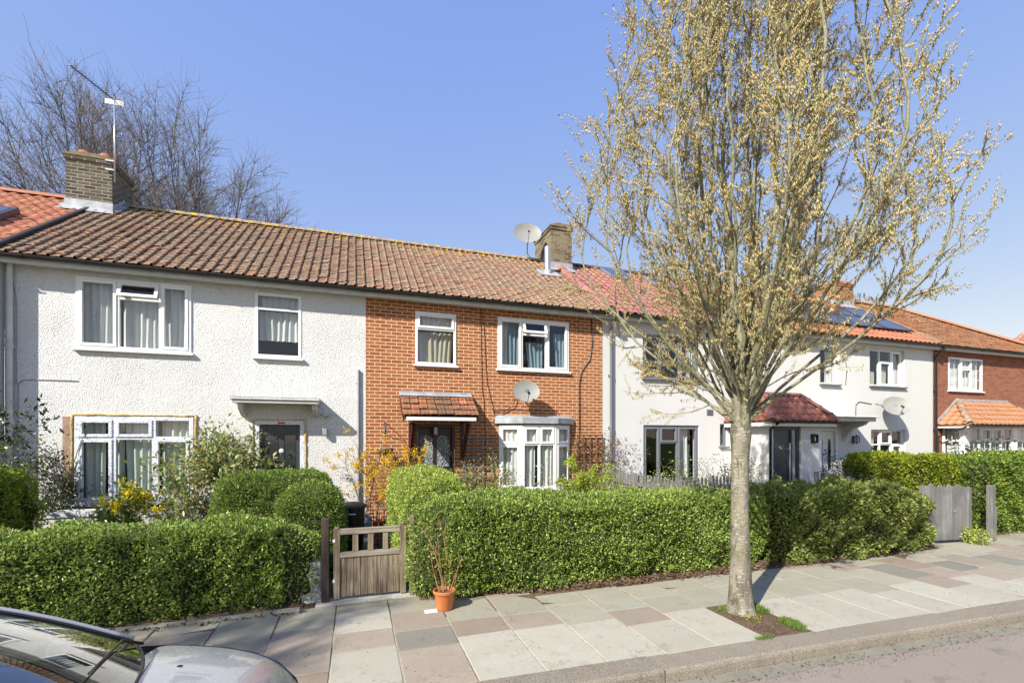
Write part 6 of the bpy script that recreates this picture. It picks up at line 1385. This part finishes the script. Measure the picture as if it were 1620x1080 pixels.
# cowl panel, windscreen, pillars, roof
def ws_base(t):   # t -1..1 across
    return Vector((cw_(-.94-.24*abs(t)**2.2), CY+t*.79, 1.04-.03*abs(t)**2+CZ+.115))
def ws_top(t): return Vector((cw_(-1.93-.10*abs(t)**2), CY+t*.59, 1.44-.035*abs(t)**2+CZ+.115))
m = MB(); k = 24; vs = []
for i in range(k+1):
    t = -1+2*i/k; p = ws_base(t)
    hb_ = Vector((cw_(-.95-.26*max(0, abs(t)-.15)**1.6*.55), CY+t*.80, 1.063-.085*abs(t)**2.2+CZ+.115))
    for j in range(4): q = p.lerp(hb_, j/3); q.z -= .03*math.sin(j/3*math.pi)+(.012 if j < 3 else .01); vs.append(tuple(q))
m.add(vs, [(a*4+c, a*4+c+1, (a+1)*4+c+1, (a+1)*4+c) for a in range(k) for c in range(3)]); m.build('cowl_panel', M['black'], car, smooth=True)
m = MB(); n2 = 14; vs = []
for i in range(k+1):
    t = (-1+2*i/k); a_, b_ = ws_base(t), ws_top(t)
    for j in range(n2+1): s = j/n2; q = a_.lerp(b_, s); q.z += .045*math.sin(s*math.pi)*(1-.5*t*t); q.x += .03*math.sin(s*math.pi); vs.append(tuple(q))
m.add(vs, [(a*(n2+1)+c, a*(n2+1)+c+1, (a+1)*(n2+1)+c+1, (a+1)*(n2+1)+c) for a in range(k) for c in range(n2)]); wsn = m.build('windscreen', CG, car, smooth=True)
def wpt(t, s):
    q = ws_base(t).lerp(ws_top(t), s); q.z += .045*math.sin(s*math.pi)*(1-.5*t*t); q.x += .03*math.sin(s*math.pi); return q
for sg in (1, -1):
    m = MB(); P = [wpt(sg, j/10)+Vector((0, sg*.022, .004)) for j in range(11)]; m.tube([tuple(p) for p in P], [.011]*11, 8); m.build('pillar', PAINT, car, smooth=True)
m = MB()
for sg in (1, -1): m.tube([tuple(wpt(sg*.955, j/10)+Vector((0, 0, .006))) for j in range(11)], .007, 6)
m.tube([tuple(wpt(-1+2*j/20, .0)+Vector((0, 0, .004))) for j in range(21)], .006, 6); m.build('screen_seal', M['black'], wsn, smooth=True)
# roof and sides
m = MB(); vs = []; rx = [-1.95, -2.3, -2.8, -3.3, -3.6]; rz = [1.435, 1.545, 1.55, 1.51, 1.44]; rw = [.6, .64, .66, .65, .62]
for x, z, w_ in zip(rx, rz, rw):
    for f in (-1, -.9, -.6, 0, .6, .9, 1): vs.append((cw_(x), CY+f*w_, z-.05*abs(f)**3+CZ+.115))
m.add(vs, [(a*7+c, a*7+c+1, (a+1)*7+c+1, (a+1)*7+c) for a in range(4) for c in range(6)]); m.build('roof', PAINT, car, smooth=True)
for sg in (1, -1):
    m = MB(); m.add([(cw_(x), CY+sg*w_, z+CZ+.115) for x, w_, z in ((-1.45, .80, 1.02), (-1.98, .60, 1.42), (-2.8, .655, 1.475), (-3.55, .61, 1.39), (-3.85, .78, 1.03))], [(0,1,2,3,4)]); m.build('side_window', CG, car)
m = MB(); m.add([(cw_(-3.6), CY-.6, 1.4), (cw_(-3.6), CY+.6, 1.4), (cw_(-3.95), CY+.74, .95), (cw_(-3.95), CY-.74, .95)], [(0,1,2,3)]); m.build('rear_window', CG, car)
# inside: dashboard, seats, papers
m = MB(); m.add([(cw_(-1.12), CY-.72, .97), (cw_(-1.12), CY+.72, .97), (cw_(-1.75), CY+.72, .99), (cw_(-1.75), CY-.72, .99), (cw_(-1.85), CY+.72, .5), (cw_(-1.85), CY-.72, .5)], [(0,1,2,3),(3,2,4,5)]); db = m.build('dashboard', plain('dark_dashboard', (.035, .035, .04), .75, .3), car)
m = MB()
for y in (-.38, .38):
    m.box(cw_(-2.75), cw_(-2.2), CY+y-.25, CY+y+.25, .35, .55); m.box(cw_(-2.85), cw_(-2.72), CY+y-.24, CY+y+.24, .5, 1.12); m.box(cw_(-2.85), cw_(-2.76), CY+y-.13, CY+y+.13, 1.15, 1.34)
m.build('seat', plain('seat_cloth', (.05, .05, .055), .9), car, bevel=.03)
m = MB(); m.box(cw_(-3.9), cw_(-1.15), CY-.8, CY+.8, .22, .30); m.build('floor_pan', M['black'], car)
# wipers, mirrors, wheels, plate, grille, washer jet
for t0_, t1_, s1 in ((.93, .15, .30), (.08, -.72, .24)):
    m = MB(); p0 = ws_base(t0_)+Vector((.03, 0, .0)); p1 = wpt(t0_-.2, .10)+Vector((.01, 0, .03)); p2 = wpt(t1_, s1*.5)+Vector((.01, 0, .03)); m.tube([tuple(p0), tuple(p1), tuple(p2)], [.008, .006, .004], 6); q = m.build('wiper', M['black'], car)
    m = MB(); m.bar(tuple(wpt(t0_-.15, .06)+Vector((0, 0, .014))), tuple(wpt(t1_-.25, s1*.45)+Vector((0, 0, .014))), .012, .016); m.build('blade', M['black'], q)
for sg in (1, -1):
    m = MB(); m.lathe([(.001, -.055), (.06, -.045), (.085, 0), (.07, .05), (.03, .075), (.001, .08)], (0, 0, 0), 16); c_ = Vector((cw_(-1.55), CY+sg*.97, .965)); m.v = [(c_.x+q[0]*.75, c_.y+q[1]*1.35, c_.z+q[2]) for q in m.v]
    m.tube([(c_.x, CY+sg*.82, .96), (c_.x, CY+sg*.95, .96)], .025, 8); mr = m.build('mirror', PAINT, car, smooth=True)
for x in (-.85, -3.25):
    for sg in (1, -1):
        yy = CY+sg*.80; m = MB(); m.lathe([(.19, -.09), (.27, -.1), (.30, -.07), (.305, 0), (.30, .07), (.27, .1), (.19, .09)], (0, 0, 0), 32); m.v = [(cw_(x)+q[0], yy+q[2], .19+q[1]) for q in m.v]; wl_ = m.build('wheel', M['black'], car, smooth=True, angle=40)
        m = MB(); m.lathe([(.19, sg*.09), (.18, sg*.06), (.05, sg*.075), (.001, sg*.08)], (0, 0, 0), 32); m.v = [(cw_(x)+q[0], yy+q[2], .19+q[1]) for q in m.v]; m.build('rim', M['steel'], wl_, smooth=True)
m = MB(); m.box(cw_(-.295), cw_(-.28), CY-.26, CY+.26, .30, .41); m.build('number_plate', M['metal_w'], car); m = MB(); m.box(cw_(-.298), cw_(-.288), CY-.4, CY+.4, .44, .56); m.build('grille', M['black'], car)
m = MB(); m.lathe([(.001, .014), (.012, .01), (.018, 0)], (cw_(-.86), CY+.42, .995+CZ+.115), 10); m.build('washer_jet', M['black'], bo)
